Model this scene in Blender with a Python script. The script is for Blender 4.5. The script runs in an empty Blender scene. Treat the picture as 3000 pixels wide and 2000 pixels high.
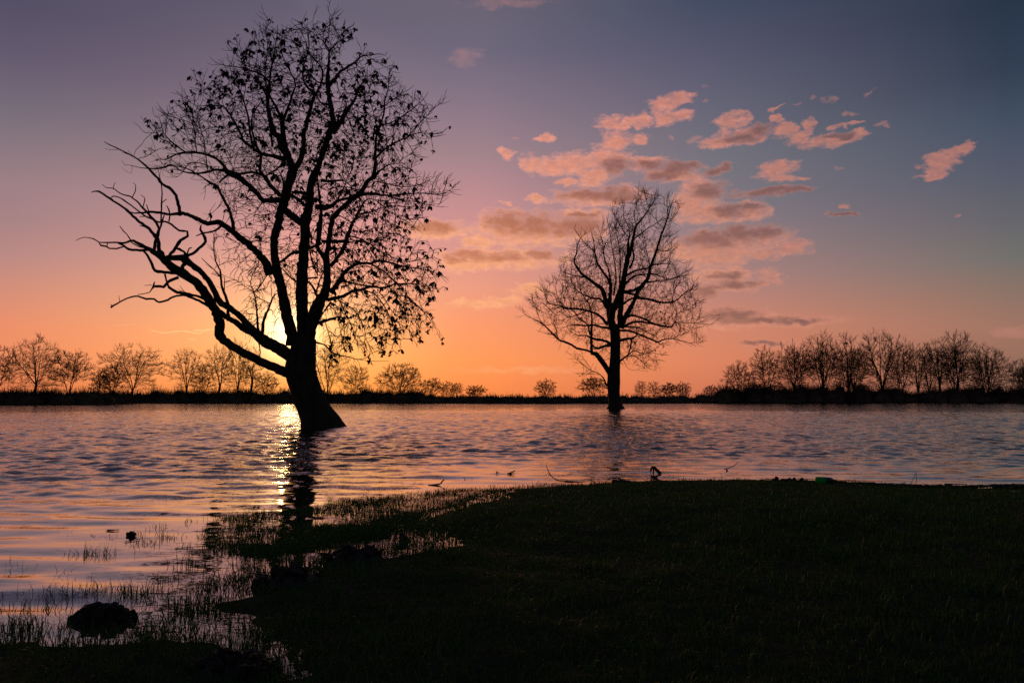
import bpy, math, random
import numpy as np

sc = bpy.context.scene
COL = sc.collection

# ------------------------------------------------------------------ camera
cam_data = bpy.data.cameras.new("camera")
cam_data.lens = 27.0
cam_data.sensor_width = 36.0
cam_data.clip_start = 0.05
cam_data.clip_end = 12000.0
cam = bpy.data.objects.new("camera", cam_data)
COL.objects.link(cam)
cam.location = (0.0, 0.0, 1.35)
cam.rotation_euler = (math.radians(90.0) + math.atan(166 / 2250), 0.0, 0.0)
sc.camera = cam

# ------------------------------------------------------------------ sky tables
SUN_AZ, SUN_EL = -16.3, 4.75          # degrees: left of straight ahead, above the horizon
# elevation in degrees, then linear colour, for five bearings measured from the sun
SKY_L=[(0.34,0.6867,0.1683,0.0685),(2.25,0.7991,0.227,0.107),(4.6,0.7529,0.2307,0.1301),(6.72,0.5972,0.2307,0.1714),(8.84,0.4452,0.2159,0.2086),(11.15,0.3419,0.1946,0.2159),(13.44,0.2961,0.1878,0.2195),(16.31,0.1981,0.1529,0.1912),(18.12,0.1529,0.1248,0.1746),(21.07,0.1046,0.0844,0.1441),(23.92,0.0762,0.0666,0.1195)]
SKY_S=[(0.88,0.956,0.2961,0.0612),(2.84,0.9911,0.3813,0.1022),(5.29,0.9911,0.4452,0.162),(7.26,0.9473,0.3916,0.2016),(8.96,0.8963,0.3419,0.2542),(11.39,0.7454,0.2789,0.2789),(14.27,0.5149,0.2346,0.2623),(17.33,0.3419,0.2016,0.2384),(20.76,0.2462,0.162,0.2232),(24.08,0.1746,0.1356,0.1946),(26.84,0.1221,0.107,0.162)]
SKY_M=[(0.41,0.8963,0.2232,0.0648),(2.94,0.9216,0.2623,0.0865),(5.49,0.8714,0.2664,0.1301),(8.03,0.7758,0.2831,0.1946),(10.55,0.6584,0.2705,0.2423),(14.29,0.5149,0.2423,0.2623),(17.94,0.3278,0.2051,0.2423),(21.49,0.2232,0.162,0.2232),(24.9,0.1413,0.1248,0.1878),(28.17,0.1301,0.1144,0.162)]
SKY_R=[(0.39,0.6105,0.1714,0.0908),(2.6,0.6867,0.2122,0.1144),(5.31,0.6308,0.2232,0.1441),(8.26,0.4342,0.2086,0.1878),(10.94,0.2961,0.1946,0.2086),(13.84,0.2051,0.1746,0.2051),(17.38,0.162,0.1559,0.1912),(20.83,0.1221,0.1195,0.1714),(24.15,0.0865,0.0844,0.1413),(27.34,0.0482,0.0648,0.1144)]
SKY_RR=[(0.34,0.2623,0.1221,0.0844),(2.47,0.2961,0.1441,0.1022),(4.6,0.3278,0.1651,0.1221),(6.72,0.2423,0.159,0.1274),(8.84,0.1559,0.15,0.1413),(11.15,0.1221,0.1195,0.1384),(14.06,0.0844,0.0931,0.1356),(17.12,0.0497,0.0723,0.1144),(20.09,0.0273,0.0423,0.0762),(23.92,0.0168,0.0296,0.0578)]

# clouds: bearing, elevation, half width, half height in degrees
CLOUDS_LIT=[(-0.4,17.87,0.44,0.37),(2.48,19.04,0.57,0.28),(1.46,17.17,0.79,0.57),(3.04,17.07,1.14,0.62),(4.45,17.21,1.4,0.65),(5.68,16.93,0.61,0.49),(6.73,17.47,1.04,0.81),(7.77,17.27,1.12,0.81),(6.29,16.34,1.04,0.66),(5.67,15.95,0.7,0.33),(4.36,15.89,0.61,0.29),(7.96,18.64,1.04,0.56),(9.78,18.64,0.56,0.32),(7.63,19.86,0.96,0.52),(8.5,19.66,0.52,0.32),(9.54,20.08,0.82,0.39),(9.88,19.51,0.39,0.24),(11.36,20.99,0.94,0.43),(12.38,21.23,0.93,0.39),(12.03,20.09,1.27,0.48),(10.02,17.09,1.2,0.45),(11.88,16.34,1.76,0.61),(13.22,15.94,1.33,0.4),(6.27,14.77,2.77,0.62),(8.61,14.94,1.54,0.5),(1.98,14.76,0.66,0.18),(-0.4,14.48,0.35,0.15),(-0.55,12.77,1.85,1.06),(1.23,12.5,2.74,1.19),(4.51,12.47,2.44,0.99),(5.34,13.51,1.49,0.46),(-5.75,12.45,2.32,0.66),(-2.61,11.63,1.23,0.37),(-0.96,10.31,4.51,0.69),(-3.01,9.83,1.91,0.4),(1.22,8.09,1.09,0.4),(-0.96,7.28,1.63,0.27),(-2.59,7.01,1.63,0.24),(13.89,14.59,1.55,0.95),(13.23,13.99,0.78,0.51),(15.16,13.24,2.53,0.64),(17.19,13.3,1.49,0.63),(14.59,10.63,3.28,0.97),(15.09,9.9,2.14,0.47),(16.39,11.38,3.22,0.77),(18.27,11.39,1.35,0.69),(18.49,10.23,0.86,0.46),(20.32,10.5,1.14,0.5),(20.7,10.97,0.34,0.16),(15.58,8.71,2.01,0.6),(16.84,8.91,0.69,0.26),(16.19,8.04,1.5,0.44),(18.81,8.56,0.71,0.51),(17.82,8.03,0.39,0.14),(16.27,5.63,2.84,0.6),(19.35,5.37,3.2,0.38),(15.42,18.18,1.1,0.4),(16.72,18.38,1.27,0.48),(18.0,18.56,1.16,0.52),(16.29,19.6,0.87,0.56),(19.96,18.45,0.57,0.45),(21.54,18.69,0.56,0.44),(21.0,17.9,0.56,0.48),(22.71,17.49,1.59,0.36),(24.39,17.61,0.9,0.23),(23.41,18.29,0.42,0.17),(24.33,18.28,0.58,0.1),(19.63,19.34,0.34,0.27),(19.47,19.96,0.27,0.12),(19.54,15.96,1.18,0.35),(19.7,15.32,0.96,0.26),(21.1,15.28,0.36,0.16),(31.29,15.99,0.43,0.28),(30.54,15.7,0.66,0.36),(29.7,15.26,0.82,0.45),(29.0,14.86,0.45,0.37),(29.21,14.38,0.68,0.25),(23.84,13.13,0.26,0.14),(14.24,14.93,1.11,0.55),(13.65,13.41,1.49,0.55),(-4.37,10.22,1.02,0.5)]
CLOUDS_SHADED=[(6.71,14.84,2.85,0.46),(8.61,14.69,1.46,0.37),(12.22,16.57,1.51,0.4),(11.45,16.04,1.52,0.41),(7.94,16.86,1.12,0.49),(10.18,16.92,0.94,0.28),(-0.55,12.9,1.51,0.79),(1.5,12.7,2.19,0.86),(4.79,12.53,2.04,0.72),(5.34,13.51,0.95,0.24),(-5.88,12.51,1.91,0.47),(-3.15,10.49,1.5,0.35),(-0.55,10.44,1.5,0.37),(2.32,10.57,1.23,0.29),(14.67,14.67,1.28,0.51),(18.96,14.38,2.66,0.3),(16.18,13.3,1.38,0.38),(17.57,13.46,0.87,0.28),(14.61,11.34,2.28,0.54),(17.02,11.59,2.23,0.57),(18.52,11.69,1.1,0.44),(16.19,8.04,1.5,0.31),(14.15,7.52,1.15,0.59),(15.7,8.7,1.01,0.26),(15.65,5.91,2.24,0.47),(18.13,5.45,2.18,0.31),(20.55,5.33,1.42,0.23),(18.21,3.81,1.46,0.21),(23.69,12.52,0.71,0.16),(16.72,18.24,1.36,0.26),(18.36,18.7,0.98,0.48),(23.39,17.62,0.92,0.19),(23.57,12.54,0.62,0.16),(15.38,16.13,0.83,0.4),(20.55,14.36,1.12,0.25),(-4.37,10.28,0.77,0.31)]
CLOUDS_FAINT=[(0.4,19.0,0.35,0.11),(13.43,18.33,0.46,0.36),(11.75,18.68,0.2,0.27),(5.25,18.17,0.35,0.2),(15.52,5.72,3.71,0.78),(-2.32,6.87,2.72,0.4),(23.82,13.08,0.3,0.13),(21.94,20.25,0.39,0.25),(23.13,20.13,0.56,0.26),(20.71,19.98,0.26,0.14),(14.55,20.93,0.43,0.22),(14.38,22.1,0.38,0.15),(25.47,20.2,0.23,0.28),(24.11,19.08,0.33,0.18),(26.21,18.02,0.51,0.13),(18.02,15.69,0.63,0.21),(30.5,11.75,0.31,0.13),(23.24,15.53,0.42,0.17),(28.22,14.38,0.46,0.2),(-0.53,27.93,3.95,0.34),(-3.54,24.43,1.44,0.76),(33.25,4.06,1.32,0.47),(18.71,3.76,2.48,0.43),(1.53,2.11,6.57,0.25),(-17.98,6.56,0.87,0.18),(-26.88,4.87,0.61,0.09)]
CLOUDS_GOLD=[(-22.71,4.6,1.54,0.08),(-21.84,4.82,0.83,0.09),(-24.58,4.5,1.23,0.07),(-22.85,3.98,0.44,0.05)]


# ------------------------------------------------------------------ world
world = bpy.data.worlds.new("World")
sc.world = world
world.use_nodes = True
nt = world.node_tree
nt.nodes.clear()


def nd(tree, kind, **kw):
    n = tree.nodes.new(kind)
    for k, v in kw.items():
        setattr(n, k, v)
    return n


def math_n(op, a, b=None, c=None, clamp=False):
    n = nt.nodes.new("ShaderNodeMath")
    n.operation = op
    n.use_clamp = clamp
    for i, v in enumerate((a, b, c)):
        if v is None:
            continue
        if isinstance(v, (int, float)):
            n.inputs[i].default_value = v
        else:
            nt.links.new(v, n.inputs[i])
    return n.outputs[0]


def vec_n(op, a, b=None, c=None):
    n = nt.nodes.new("ShaderNodeVectorMath")
    n.operation = op
    for i, v in enumerate((a, b, c)):
        if v is None:
            continue
        if isinstance(v, tuple):
            n.inputs[i].default_value = v
        else:
            nt.links.new(v, n.inputs[i])
    return n.outputs["Value"] if op in ("DOT_PRODUCT", "LENGTH") else n.outputs[0]


def smooth(v, lo, hi, a=0.0, b=1.0):
    n = nt.nodes.new("ShaderNodeMapRange")
    n.interpolation_type = "SMOOTHSTEP"
    nt.links.new(v, n.inputs[0])
    for i, x in enumerate((lo, hi, a, b)):
        n.inputs[i + 1].default_value = x
    return n.outputs[0]


def mix_c(f, a, b, blend="MIX"):
    n = nt.nodes.new("ShaderNodeMix")
    n.data_type = "RGBA"
    n.blend_type = blend
    n.clamp_factor = True
    for s, v in ((n.inputs[0], f), (n.inputs[6], a), (n.inputs[7], b)):
        if isinstance(v, (int, float)):
            s.default_value = v
        elif isinstance(v, tuple):
            s.default_value = v + (1.0,) if len(v) == 3 else v
        else:
            nt.links.new(v, s)
    return n.outputs[2]


tc = nd(nt, "ShaderNodeTexCoord")
direction = tc.outputs["Generated"]
sep = nd(nt, "ShaderNodeSeparateXYZ")
nt.links.new(direction, sep.inputs[0])
bearing = math_n("DEGREES", math_n("ARCTAN2", sep.outputs[0], sep.outputs[1]))
elev = math_n("DEGREES", math_n("ARCSINE", sep.outputs[2]))
from_sun = math_n("ADD", bearing, 15.6)
EL_MAX = 60.0
t_el = math_n("DIVIDE", elev, EL_MAX, clamp=True)


def ramp(stops):
    """stops: (elevation, r, g, b) rising; carried on to the dusk blue overhead"""
    n = nd(nt, "ShaderNodeValToRGB")
    cr = n.color_ramp
    cr.interpolation = "B_SPLINE" if False else "LINEAR"
    top = stops[-1]
    st = [s for s in stops if s[0] > 0.2]
    st = st + [(46.0,) + tuple(0.45 * a + 0.55 * b for a, b in zip(top[1:], ZENITH)), (60.0,) + ZENITH]
    while len(cr.elements) < len(st):
        cr.elements.new(0.5)
    for e, s in zip(cr.elements, st):
        e.position = s[0] / EL_MAX
        e.color = (s[1], s[2], s[3], 1.0)
    nt.links.new(t_el, n.inputs[0])
    return n.outputs[0]


ZENITH = (0.030, 0.042, 0.085)
away = [(1.0, 0.105, 0.085, 0.085), (6.0, 0.10, 0.085, 0.10), (14.0, 0.065, 0.068, 0.10), (24.0, 0.036, 0.048, 0.09)]
c_s, c_m, c_r, c_rr, c_l, c_a = (ramp(s) for s in (SKY_S, SKY_M, SKY_R, SKY_RR, SKY_L, away))
lin_f = lambda lo, hi: math_n("MULTIPLY_ADD", from_sun, 1.0 / (hi - lo), -lo / (hi - lo), clamp=True)
col = mix_c(math_n("POWER", lin_f(0.0, -18.0), 0.5), c_s, c_l)
col = mix_c(smooth(from_sun, 0.0, 13.5), col, c_m)
col = mix_c(lin_f(13.5, 30.5), col, c_r)
col = mix_c(lin_f(30.5, 49.2), col, c_rr)
col = mix_c(smooth(math_n("ABSOLUTE", math_n("ADD", from_sun, -15.6)), 34.0, 120.0), col, c_a)

# glow of the low sun
sa, se = math.radians(SUN_AZ), math.radians(SUN_EL)
SUN_DIR = (math.sin(sa) * math.cos(se), math.cos(sa) * math.cos(se), math.sin(se))
ang = math_n("DEGREES", math_n("ARCCOSINE", math_n("MINIMUM", vec_n("DOT_PRODUCT", direction, SUN_DIR), 1.0)))
core = math_n("EXPONENT", math_n("MULTIPLY", math_n("POWER", math_n("DIVIDE", ang, 1.75), 2.0), -1.0))
halo = math_n("EXPONENT", math_n("DIVIDE", ang, -2.5))
col = mix_c(math_n("MULTIPLY", halo, 1.0), col, (0.42, 0.30, 0.10), "ADD")
col = mix_c(core, col, (1.6, 1.15, 0.70), "ADD")

# clouds, on the sky's own bearing and elevation
comb = nd(nt, "ShaderNodeCombineXYZ")
nt.links.new(bearing, comb.inputs[0])
nt.links.new(elev, comb.inputs[1])
P0 = comb.outputs[0]


def noise(scale, detail, rough, vec):
    n = nd(nt, "ShaderNodeTexNoise")
    n.noise_dimensions = "2D"
    n.inputs["Scale"].default_value = scale
    n.inputs["Detail"].default_value = detail
    n.inputs["Roughness"].default_value = rough
    nt.links.new(vec, n.inputs["Vector"])
    return n.outputs


Pst = vec_n("MULTIPLY", P0, (1.0, 1.9, 1.0))
w1 = vec_n("ADD", noise(0.55, 3.0, 0.6, Pst)[1], (-0.5, -0.5, 0.0))
Pw = vec_n("MULTIPLY_ADD", w1, (2.2, 0.9, 0.0), P0)


def blobs(lst):
    acc = None
    for az, el, a, b in lst:
        q = vec_n("MULTIPLY_ADD", Pw, (1 / a, 1 / b, 0.0), (-az / a, -el / b, 0.0))
        d = vec_n("DOT_PRODUCT", q, q)
        acc = d if acc is None else math_n("SMOOTH_MIN", acc, d, 0.25)
    return math_n("SUBTRACT", 1.0, acc)


fbm = math_n("ADD", noise(0.9, 8.0, 0.72, vec_n("ADD", Pst, (7.3, 2.1, 0.0)))[0], -0.5)
puff = math_n("ADD", noise(1.7, 6.0, 0.6, vec_n("ADD", Pst, (1.3, 9.1, 0.0)))[0], -0.5)
b_lit = blobs([(a, e, x * 1.10, y * 1.10) for a, e, x, y in CLOUDS_LIT])
d_lit = math_n("MULTIPLY_ADD", fbm, 3.3, b_lit)
d_drk = math_n("MULTIPLY_ADD", fbm, 2.0, blobs([(a, e + y * 0.22, x * 1.08, y * 1.05) for a, e, x, y in CLOUDS_SHADED]))
d_fnt = math_n("MULTIPLY_ADD", fbm, 2.6, blobs(CLOUDS_FAINT))
d_gld = math_n("MULTIPLY_ADD", fbm, 1.4, blobs(CLOUDS_GOLD))
a_lit = math_n("MULTIPLY", smooth(d_lit, -0.85, 1.20), smooth(from_sun, 22.0, 46.0, 1.0, 0.80))
shade = smooth(math_n("MULTIPLY_ADD", puff, 1.5, d_drk), -0.95, 1.15)
a_drk = smooth(d_drk, -0.5, 1.0, 0.0, 0.92)
a_fnt = math_n("MULTIPLY", smooth(d_fnt, -0.3, 1.6, 0.0, 0.42), smooth(elev, 16.0, 26.0, 1.0, 0.45))
a_gld = smooth(d_gld, 0.0, 1.0, 0.0, 0.50)
# sunlit vapour turns from orange near the sun to dull pink away from it; thick parts let less light through
far_f = smooth(from_sun, 8.0, 42.0)
low_f = smooth(elev, 9.0, 20.0)
lit_c = mix_c(low_f, (1.0, 0.43, 0.215), (0.93, 0.355, 0.26))
lit_c = mix_c(far_f, lit_c, (0.62, 0.235, 0.175))
drk_c = mix_c(low_f, (0.55, 0.175, 0.092), (0.29, 0.107, 0.083))
drk_c = mix_c(far_f, drk_c, (0.185, 0.09, 0.09))
mid_c = mix_c(0.5, lit_c, drk_c)
lit_v = mix_c(smooth(math_n("MULTIPLY_ADD", puff, -2.4, b_lit), -0.2, 1.3, 0.0, 0.75), lit_c, mid_c)
cloud_c = mix_c(shade, lit_v, drk_c)
col = mix_c(a_fnt, col, lit_c)
col = mix_c(a_gld, col, (1.0, 0.66, 0.30))
col = mix_c(math_n("MAXIMUM", a_lit, a_drk), col, cloud_c)

bg = nd(nt, "ShaderNodeBackground")
nt.links.new(col, bg.inputs[0])
bg.inputs[1].default_value = 1.0
sky = nd(nt, "ShaderNodeTexSky")
sky.sky_type = "NISHITA"
sky.sun_disc = False
sky.sun_elevation = math.radians(SUN_EL)
sky.sun_rotation = math.radians(SUN_AZ)
sky.air_density = 1.0
sky.dust_density = 2.0
bg2 = nd(nt, "ShaderNodeBackground")
nt.links.new(sky.outputs[0], bg2.inputs[0])
bg2.inputs[1].default_value = 0.004
add = nd(nt, "ShaderNodeAddShader")
nt.links.new(bg.outputs[0], add.inputs[0])
nt.links.new(bg2.outputs[0], add.inputs[1])
wo = nd(nt, "ShaderNodeOutputWorld")
nt.links.new(add.outputs[0], wo.inputs[0])

# ------------------------------------------------------------------ sun
from mathutils import Vector
sun_data = bpy.data.lights.new("sun", "SUN")
sun_data.energy = 0.35
sun_data.angle = math.radians(0.55)
sun_data.color = (1.0, 0.47, 0.15)
sun = bpy.data.objects.new("sun", sun_data)
COL.objects.link(sun)
sun.rotation_euler = Vector(SUN_DIR).to_track_quat("Z", "Y").to_euler()
sun.location = (-60, 200, 60)

# ------------------------------------------------------------------ exposure
vs = sc.view_settings
vs.view_transform = "Standard"
vs.look = "None"
vs.exposure = 0.0
vs.gamma = 1.0
vs.use_curve_mapping = False
sc.render.engine = "CYCLES"
cy = sc.cycles
cy.max_bounces = 6
cy.diffuse_bounces = 2
cy.glossy_bounces = 3
cy.transmission_bounces = 4
cy.transparent_max_bounces = 8
cy.sample_clamp_indirect = 3.0
cy.sample_clamp_direct = 45.0
cy.caustics_reflective = False
cy.caustics_refractive = False
cy.use_denoising = False

# ================================================================== helpers
def tag(o, label=None, cat=None, group=None, kind=None):
    for k, v in (("label", label), ("category", cat), ("group", group), ("kind", kind)):
        if v:
            o[k] = v
    return o


def empty(name, loc, label, cat, group=None):
    o = bpy.data.objects.new(name, None)
    COL.objects.link(o)
    o.location = loc
    o.empty_display_size = 0.2
    return tag(o, label, cat, group)


def mesh_np(name, verts, faces, smooth_shade=False):
    """faces: integer array (n, k) with one k, or a list of such arrays"""
    if not isinstance(faces, list):
        faces = [faces]
    faces = [np.asarray(f, dtype=np.int32) for f in faces if len(f)]
    me = bpy.data.meshes.new(name)
    v = np.asarray(verts, dtype=np.float32)
    me.vertices.add(len(v))
    me.vertices.foreach_set("co", v.ravel())
    loops = np.concatenate([f.ravel() for f in faces])
    sizes = np.concatenate([np.full(len(f), f.shape[1], dtype=np.int32) for f in faces])
    starts = np.concatenate([[0], np.cumsum(sizes)[:-1]]).astype(np.int32)
    me.loops.add(len(loops))
    me.loops.foreach_set("vertex_index", loops)
    me.polygons.add(len(sizes))
    me.polygons.foreach_set("loop_start", starts)
    if smooth_shade:
        me.polygons.foreach_set("use_smooth", np.ones(len(sizes), dtype=bool))
    me.update(calc_edges=True)
    return me


def link(name, me, material=None, parent=None, loc=None):
    o = bpy.data.objects.new(name, me)
    COL.objects.link(o)
    if material is not None and not me.materials:
        me.materials.append(material)
    if parent is not None:
        o.parent = parent
    if loc is not None:
        o.location = loc
    return o


# ------------------------------------------------------------------ materials
def new_mat(name):
    m = bpy.data.materials.new(name)
    m.use_nodes = True
    t = m.node_tree
    return m, t, t.nodes["Principled BSDF"]


def noise_mat(name, c1, c2, scale, rough=0.85, bump=0.3, bump_scale=None, stretch=None, spec=0.25):
    m, t, b = new_mat(name)
    tcn = nd(t, "ShaderNodeTexCoord")
    vec = tcn.outputs["Object"]
    if stretch:
        mp = nd(t, "ShaderNodeMapping")
        mp.inputs["Scale"].default_value = stretch
        t.links.new(vec, mp.inputs[0])
        vec = mp.outputs[0]
    n = nd(t, "ShaderNodeTexNoise")
    n.inputs["Scale"].default_value = scale
    n.inputs["Detail"].default_value = 6
    n.inputs["Roughness"].default_value = 0.65
    t.links.new(vec, n.inputs["Vector"])
    r = nd(t, "ShaderNodeValToRGB")
    r.color_ramp.elements[0].position = 0.32
    r.color_ramp.elements[1].position = 0.70
    r.color_ramp.elements[0].color = c1 + (1,)
    r.color_ramp.elements[1].color = c2 + (1,)
    t.links.new(n.outputs[0], r.inputs[0])
    t.links.new(r.outputs[0], b.inputs["Base Color"])
    b.inputs["Roughness"].default_value = rough
    b.inputs["Specular IOR Level"].default_value = spec
    if bump:
        n2 = nd(t, "ShaderNodeTexNoise")
        n2.inputs["Scale"].default_value = bump_scale or scale * 3
        n2.inputs["Detail"].default_value = 4
        t.links.new(vec, n2.inputs["Vector"])
        bp = nd(t, "ShaderNodeBump")
        bp.inputs["Strength"].default_value = bump
        bp.inputs["Distance"].default_value = 0.03
        t.links.new(n2.outputs[0], bp.inputs["Height"])
        t.links.new(bp.outputs[0], b.inputs["Normal"])
    return m


M_BARK = noise_mat("bark", (0.022, 0.016, 0.012), (0.060, 0.046, 0.034), 6.0, 0.9, 0.6, 9.0, (1, 1, 0.25), 0.15)
M_TWIG = noise_mat("twig_bark", (0.030, 0.020, 0.014), (0.055, 0.040, 0.028), 3.0, 0.85, 0.0, spec=0.15)
M_FARBARK = noise_mat("far_bark", (0.040, 0.030, 0.022), (0.075, 0.055, 0.038), 1.0, 0.9, 0.0, spec=0.1)
M_LEAF = noise_mat("dead_leaf", (0.030, 0.017, 0.009), (0.070, 0.040, 0.018), 4.0, 0.8, 0.0, spec=0.15)
M_SCRUB = noise_mat("scrub", (0.060, 0.042, 0.028), (0.130, 0.085, 0.050), 0.4, 0.95, 0.0, spec=0.05)
M_SOIL = noise_mat("soil", (0.010, 0.014, 0.006), (0.026, 0.030, 0.013), 5.0, 0.95, 0.5, 14.0, spec=0.08)
M_MUD = noise_mat("wet_mud", (0.014, 0.011, 0.009), (0.036, 0.028, 0.022), 9.0, 0.72, 0.6, 30.0, spec=0.22)
M_WOOD = noise_mat("wet_wood", (0.022, 0.017, 0.013), (0.055, 0.042, 0.032), 12.0, 0.7, 0.3, spec=0.2)
M_POST = noise_mat("weathered_post", (0.045, 0.038, 0.032), (0.10, 0.085, 0.070), 5.0, 0.9, 0.3, spec=0.15)
M_WIRE, _t, _b = new_mat("fence_wire")
_b.inputs["Base Color"].default_value = (0.10, 0.095, 0.09, 1)
_b.inputs["Metallic"].default_value = 0.7
_b.inputs["Roughness"].default_value = 0.6
M_DEBRIS = noise_mat("drift_debris", (0.020, 0.016, 0.011), (0.075, 0.060, 0.040), 7.0, 0.85, 0.0, spec=0.2)

# grass: living green and straw blades, told apart by a per-blade value
M_GRASS, t_, b_ = new_mat("grass_blades")
at_ = nd(t_, "ShaderNodeAttribute")
at_.attribute_name = "straw"
r_ = nd(t_, "ShaderNodeValToRGB")
r_.color_ramp.elements[0].color = (0.040, 0.100, 0.015, 1)
r_.color_ramp.elements[1].color = (0.075, 0.075, 0.026, 1)
e_ = r_.color_ramp.elements.new(0.86)
e_.color = (0.062, 0.125, 0.026, 1)
t_.links.new(at_.outputs["Fac"], r_.inputs[0])
t_.links.new(r_.outputs[0], b_.inputs["Base Color"])
b_.inputs["Roughness"].default_value = 0.55
b_.inputs["Specular IOR Level"].default_value = 0.12
tr_ = nd(t_, "ShaderNodeBsdfTranslucent")
t_.links.new(r_.outputs[0], tr_.inputs[0])
mx_ = nd(t_, "ShaderNodeMixShader")
mx_.inputs[0].default_value = 0.28
t_.links.new(b_.outputs[0], mx_.inputs[1])
t_.links.new(tr_.outputs[0], mx_.inputs[2])
t_.links.new(mx_.outputs[0], t_.nodes["Material Output"].inputs[0])

# water: dark flood water, mirror-like, with fine ripples where it is choppy
M_WATER, tw, bw = new_mat("flood_water")
bw.inputs["Base Color"].default_value = (0.020, 0.016, 0.013, 1)
bw.inputs["Roughness"].default_value = 0.03
bw.inputs["IOR"].default_value = 1.65
tcw = nd(tw, "ShaderNodeTexCoord")
atw = nd(tw, "ShaderNodeAttribute")
atw.attribute_name = "chop"
hs = []
for sx, sy, amp in ((2.4, 5.2, 0.030), (6.5, 15.0, 0.0085)):
    mp = nd(tw, "ShaderNodeMapping")
    mp.inputs["Scale"].default_value = (sx, sy, 1.0)
    mp.inputs["Rotation"].default_value = (0, 0, 0.22)
    tw.links.new(tcw.outputs["Object"], mp.inputs[0])
    nn = nd(tw, "ShaderNodeTexNoise")
    nn.inputs["Scale"].default_value = 1.0
    nn.inputs["Detail"].default_value = 2.0
    nn.inputs["Roughness"].default_value = 0.5
    tw.links.new(mp.outputs[0], nn.inputs["Vector"])
    mm = nd(tw, "ShaderNodeMath", operation="MULTIPLY")
    mm.inputs[1].default_value = amp
    tw.links.new(nn.outputs[0], mm.inputs[0])
    hs.append(mm.outputs[0])
ad = nd(tw, "ShaderNodeMath", operation="ADD")
tw.links.new(hs[0], ad.inputs[0])
tw.links.new(hs[1], ad.inputs[1])
ml = nd(tw, "ShaderNodeMath", operation="MULTIPLY")
tw.links.new(ad.outputs[0], ml.inputs[0])
tw.links.new(atw.outputs["Fac"], ml.inputs[1])
bpw = nd(tw, "ShaderNodeBump")
bpw.inputs["Strength"].default_value = 1.0
bpw.inputs["Distance"].default_value = 1.0
tw.links.new(ml.outputs[0], bpw.inputs["Height"])
tw.links.new(bpw.outputs[0], bw.inputs["Normal"])

# extra mirror gloss added to brighten still water, fading out where it is choppy
glw = nd(tw, "ShaderNodeBsdfGlossy")
glw.inputs["Roughness"].default_value = 0.03
glw.inputs[0].default_value = (0.95, 0.95, 0.95, 1)
tw.links.new(bpw.outputs[0], glw.inputs["Normal"])
gloss_add = nd(tw, "ShaderNodeMapRange")
for i_, v_ in enumerate((0.0, 0.8, 0.40, 0.03)):
    gloss_add.inputs[i_ + 1].default_value = v_
tw.links.new(atw.outputs["Fac"], gloss_add.inputs[0])
mxw = nd(tw, "ShaderNodeMixShader")
tw.links.new(gloss_add.outputs[0], mxw.inputs[0])
tw.links.new(bw.outputs[0], mxw.inputs[1])
tw.links.new(glw.outputs[0], mxw.inputs[2])
tw.links.new(mxw.outputs[0], tw.nodes["Material Output"].inputs[0])

M_GREEN, tg, bgp = new_mat("green_plastic")
bgp.inputs["Base Color"].default_value = (0.01, 0.50, 0.08, 1)
bgp.inputs["Roughness"].default_value = 0.3
trg = nd(tg, "ShaderNodeBsdfTranslucent")
trg.inputs[0].default_value = (0.015, 0.62, 0.11, 1)
mxg = nd(tg, "ShaderNodeMixShader")
mxg.inputs[0].default_value = 0.62
tg.links.new(bgp.outputs[0], mxg.inputs[1])
tg.links.new(trg.outputs[0], mxg.inputs[2])
tg.links.new(mxg.outputs[0], tg.nodes["Material Output"].inputs[0])
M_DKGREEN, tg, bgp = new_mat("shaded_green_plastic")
bgp.inputs["Base Color"].default_value = (0.012, 0.05, 0.03, 1)  # darker copy of the green, shade of the neck end painted in
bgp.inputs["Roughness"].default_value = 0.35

# ================================================================== ground, shore and water
BANK=[(40,13.0),(20,12.4),(9.526,11.411),(7.75,11.756),(6.922,11.668),(6.153,11.668),(5.749,11.891),(5.329,12.123),(4.873,12.316),(4.094,12.414),(3.275,12.414),(2.427,12.267),(1.851,12.029),(1.312,11.937),(0.787,11.937),(0.308,11.668),(0.0,11.581),(-0.29,11.007),(-0.541,10.28),(-0.724,9.703),(-0.943,9.354),(-1.049,9.03),(-0.989,8.678),(-0.789,8.376),(-0.696,7.951),(-0.736,7.476),(-0.953,7.269),(-1.159,7.169),(-1.397,7.104),(-1.654,7.009),(-1.821,6.947),(-1.977,6.856),(-2.113,6.543),(-2.157,6.183),(-2.196,5.928),(-2.122,5.42),(-2.072,5.074),(-1.836,4.917),(-1.61,4.879),(-1.455,4.565),(-1.392,4.26),(-1.278,3.995),(-1.123,3.718),(-0.957,3.369),(-0.881,3.111),(-1.211,3.516),(-1.331,3.806),(-1.382,4.097),(-1.475,4.26),(-1.694,4.347),(-1.832,4.318),(-2.048,4.377),(-2.203,4.347),(-2.424,4.306),(-2.681,4.389),(-2.824,4.347),(-3.25,4.289),(-3.721,4.097),(-40,3.5),(-40,-40),(40,-40)]
FLOODED=[(-4.134,7.622),(-3.898,8.094),(-3.665,8.536),(-3.355,8.901),(-2.981,9.189),(-2.507,9.526),(-2.241,10.212),(-1.657,10.778),(-1.014,11.538),(-0.256,11.668),(0.0,11.495),(-0.457,10.417),(-0.71,9.526),(-1.037,8.926),(-0.959,8.265),(-0.704,7.659),(-0.944,7.202),(-1.809,6.901),(-2.113,6.543),(-2.357,6.282),(-2.772,6.753),(-3.495,7.269)]
FLOODED_THICK=[(-3.159,7.93),(-2.838,8.309),(-2.513,8.2),(-1.819,8.309),(-1.347,8.094),(-1.222,7.548),(-1.715,7.137),(-2.131,6.598),(-2.523,6.797),(-2.892,7.269)]
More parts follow.
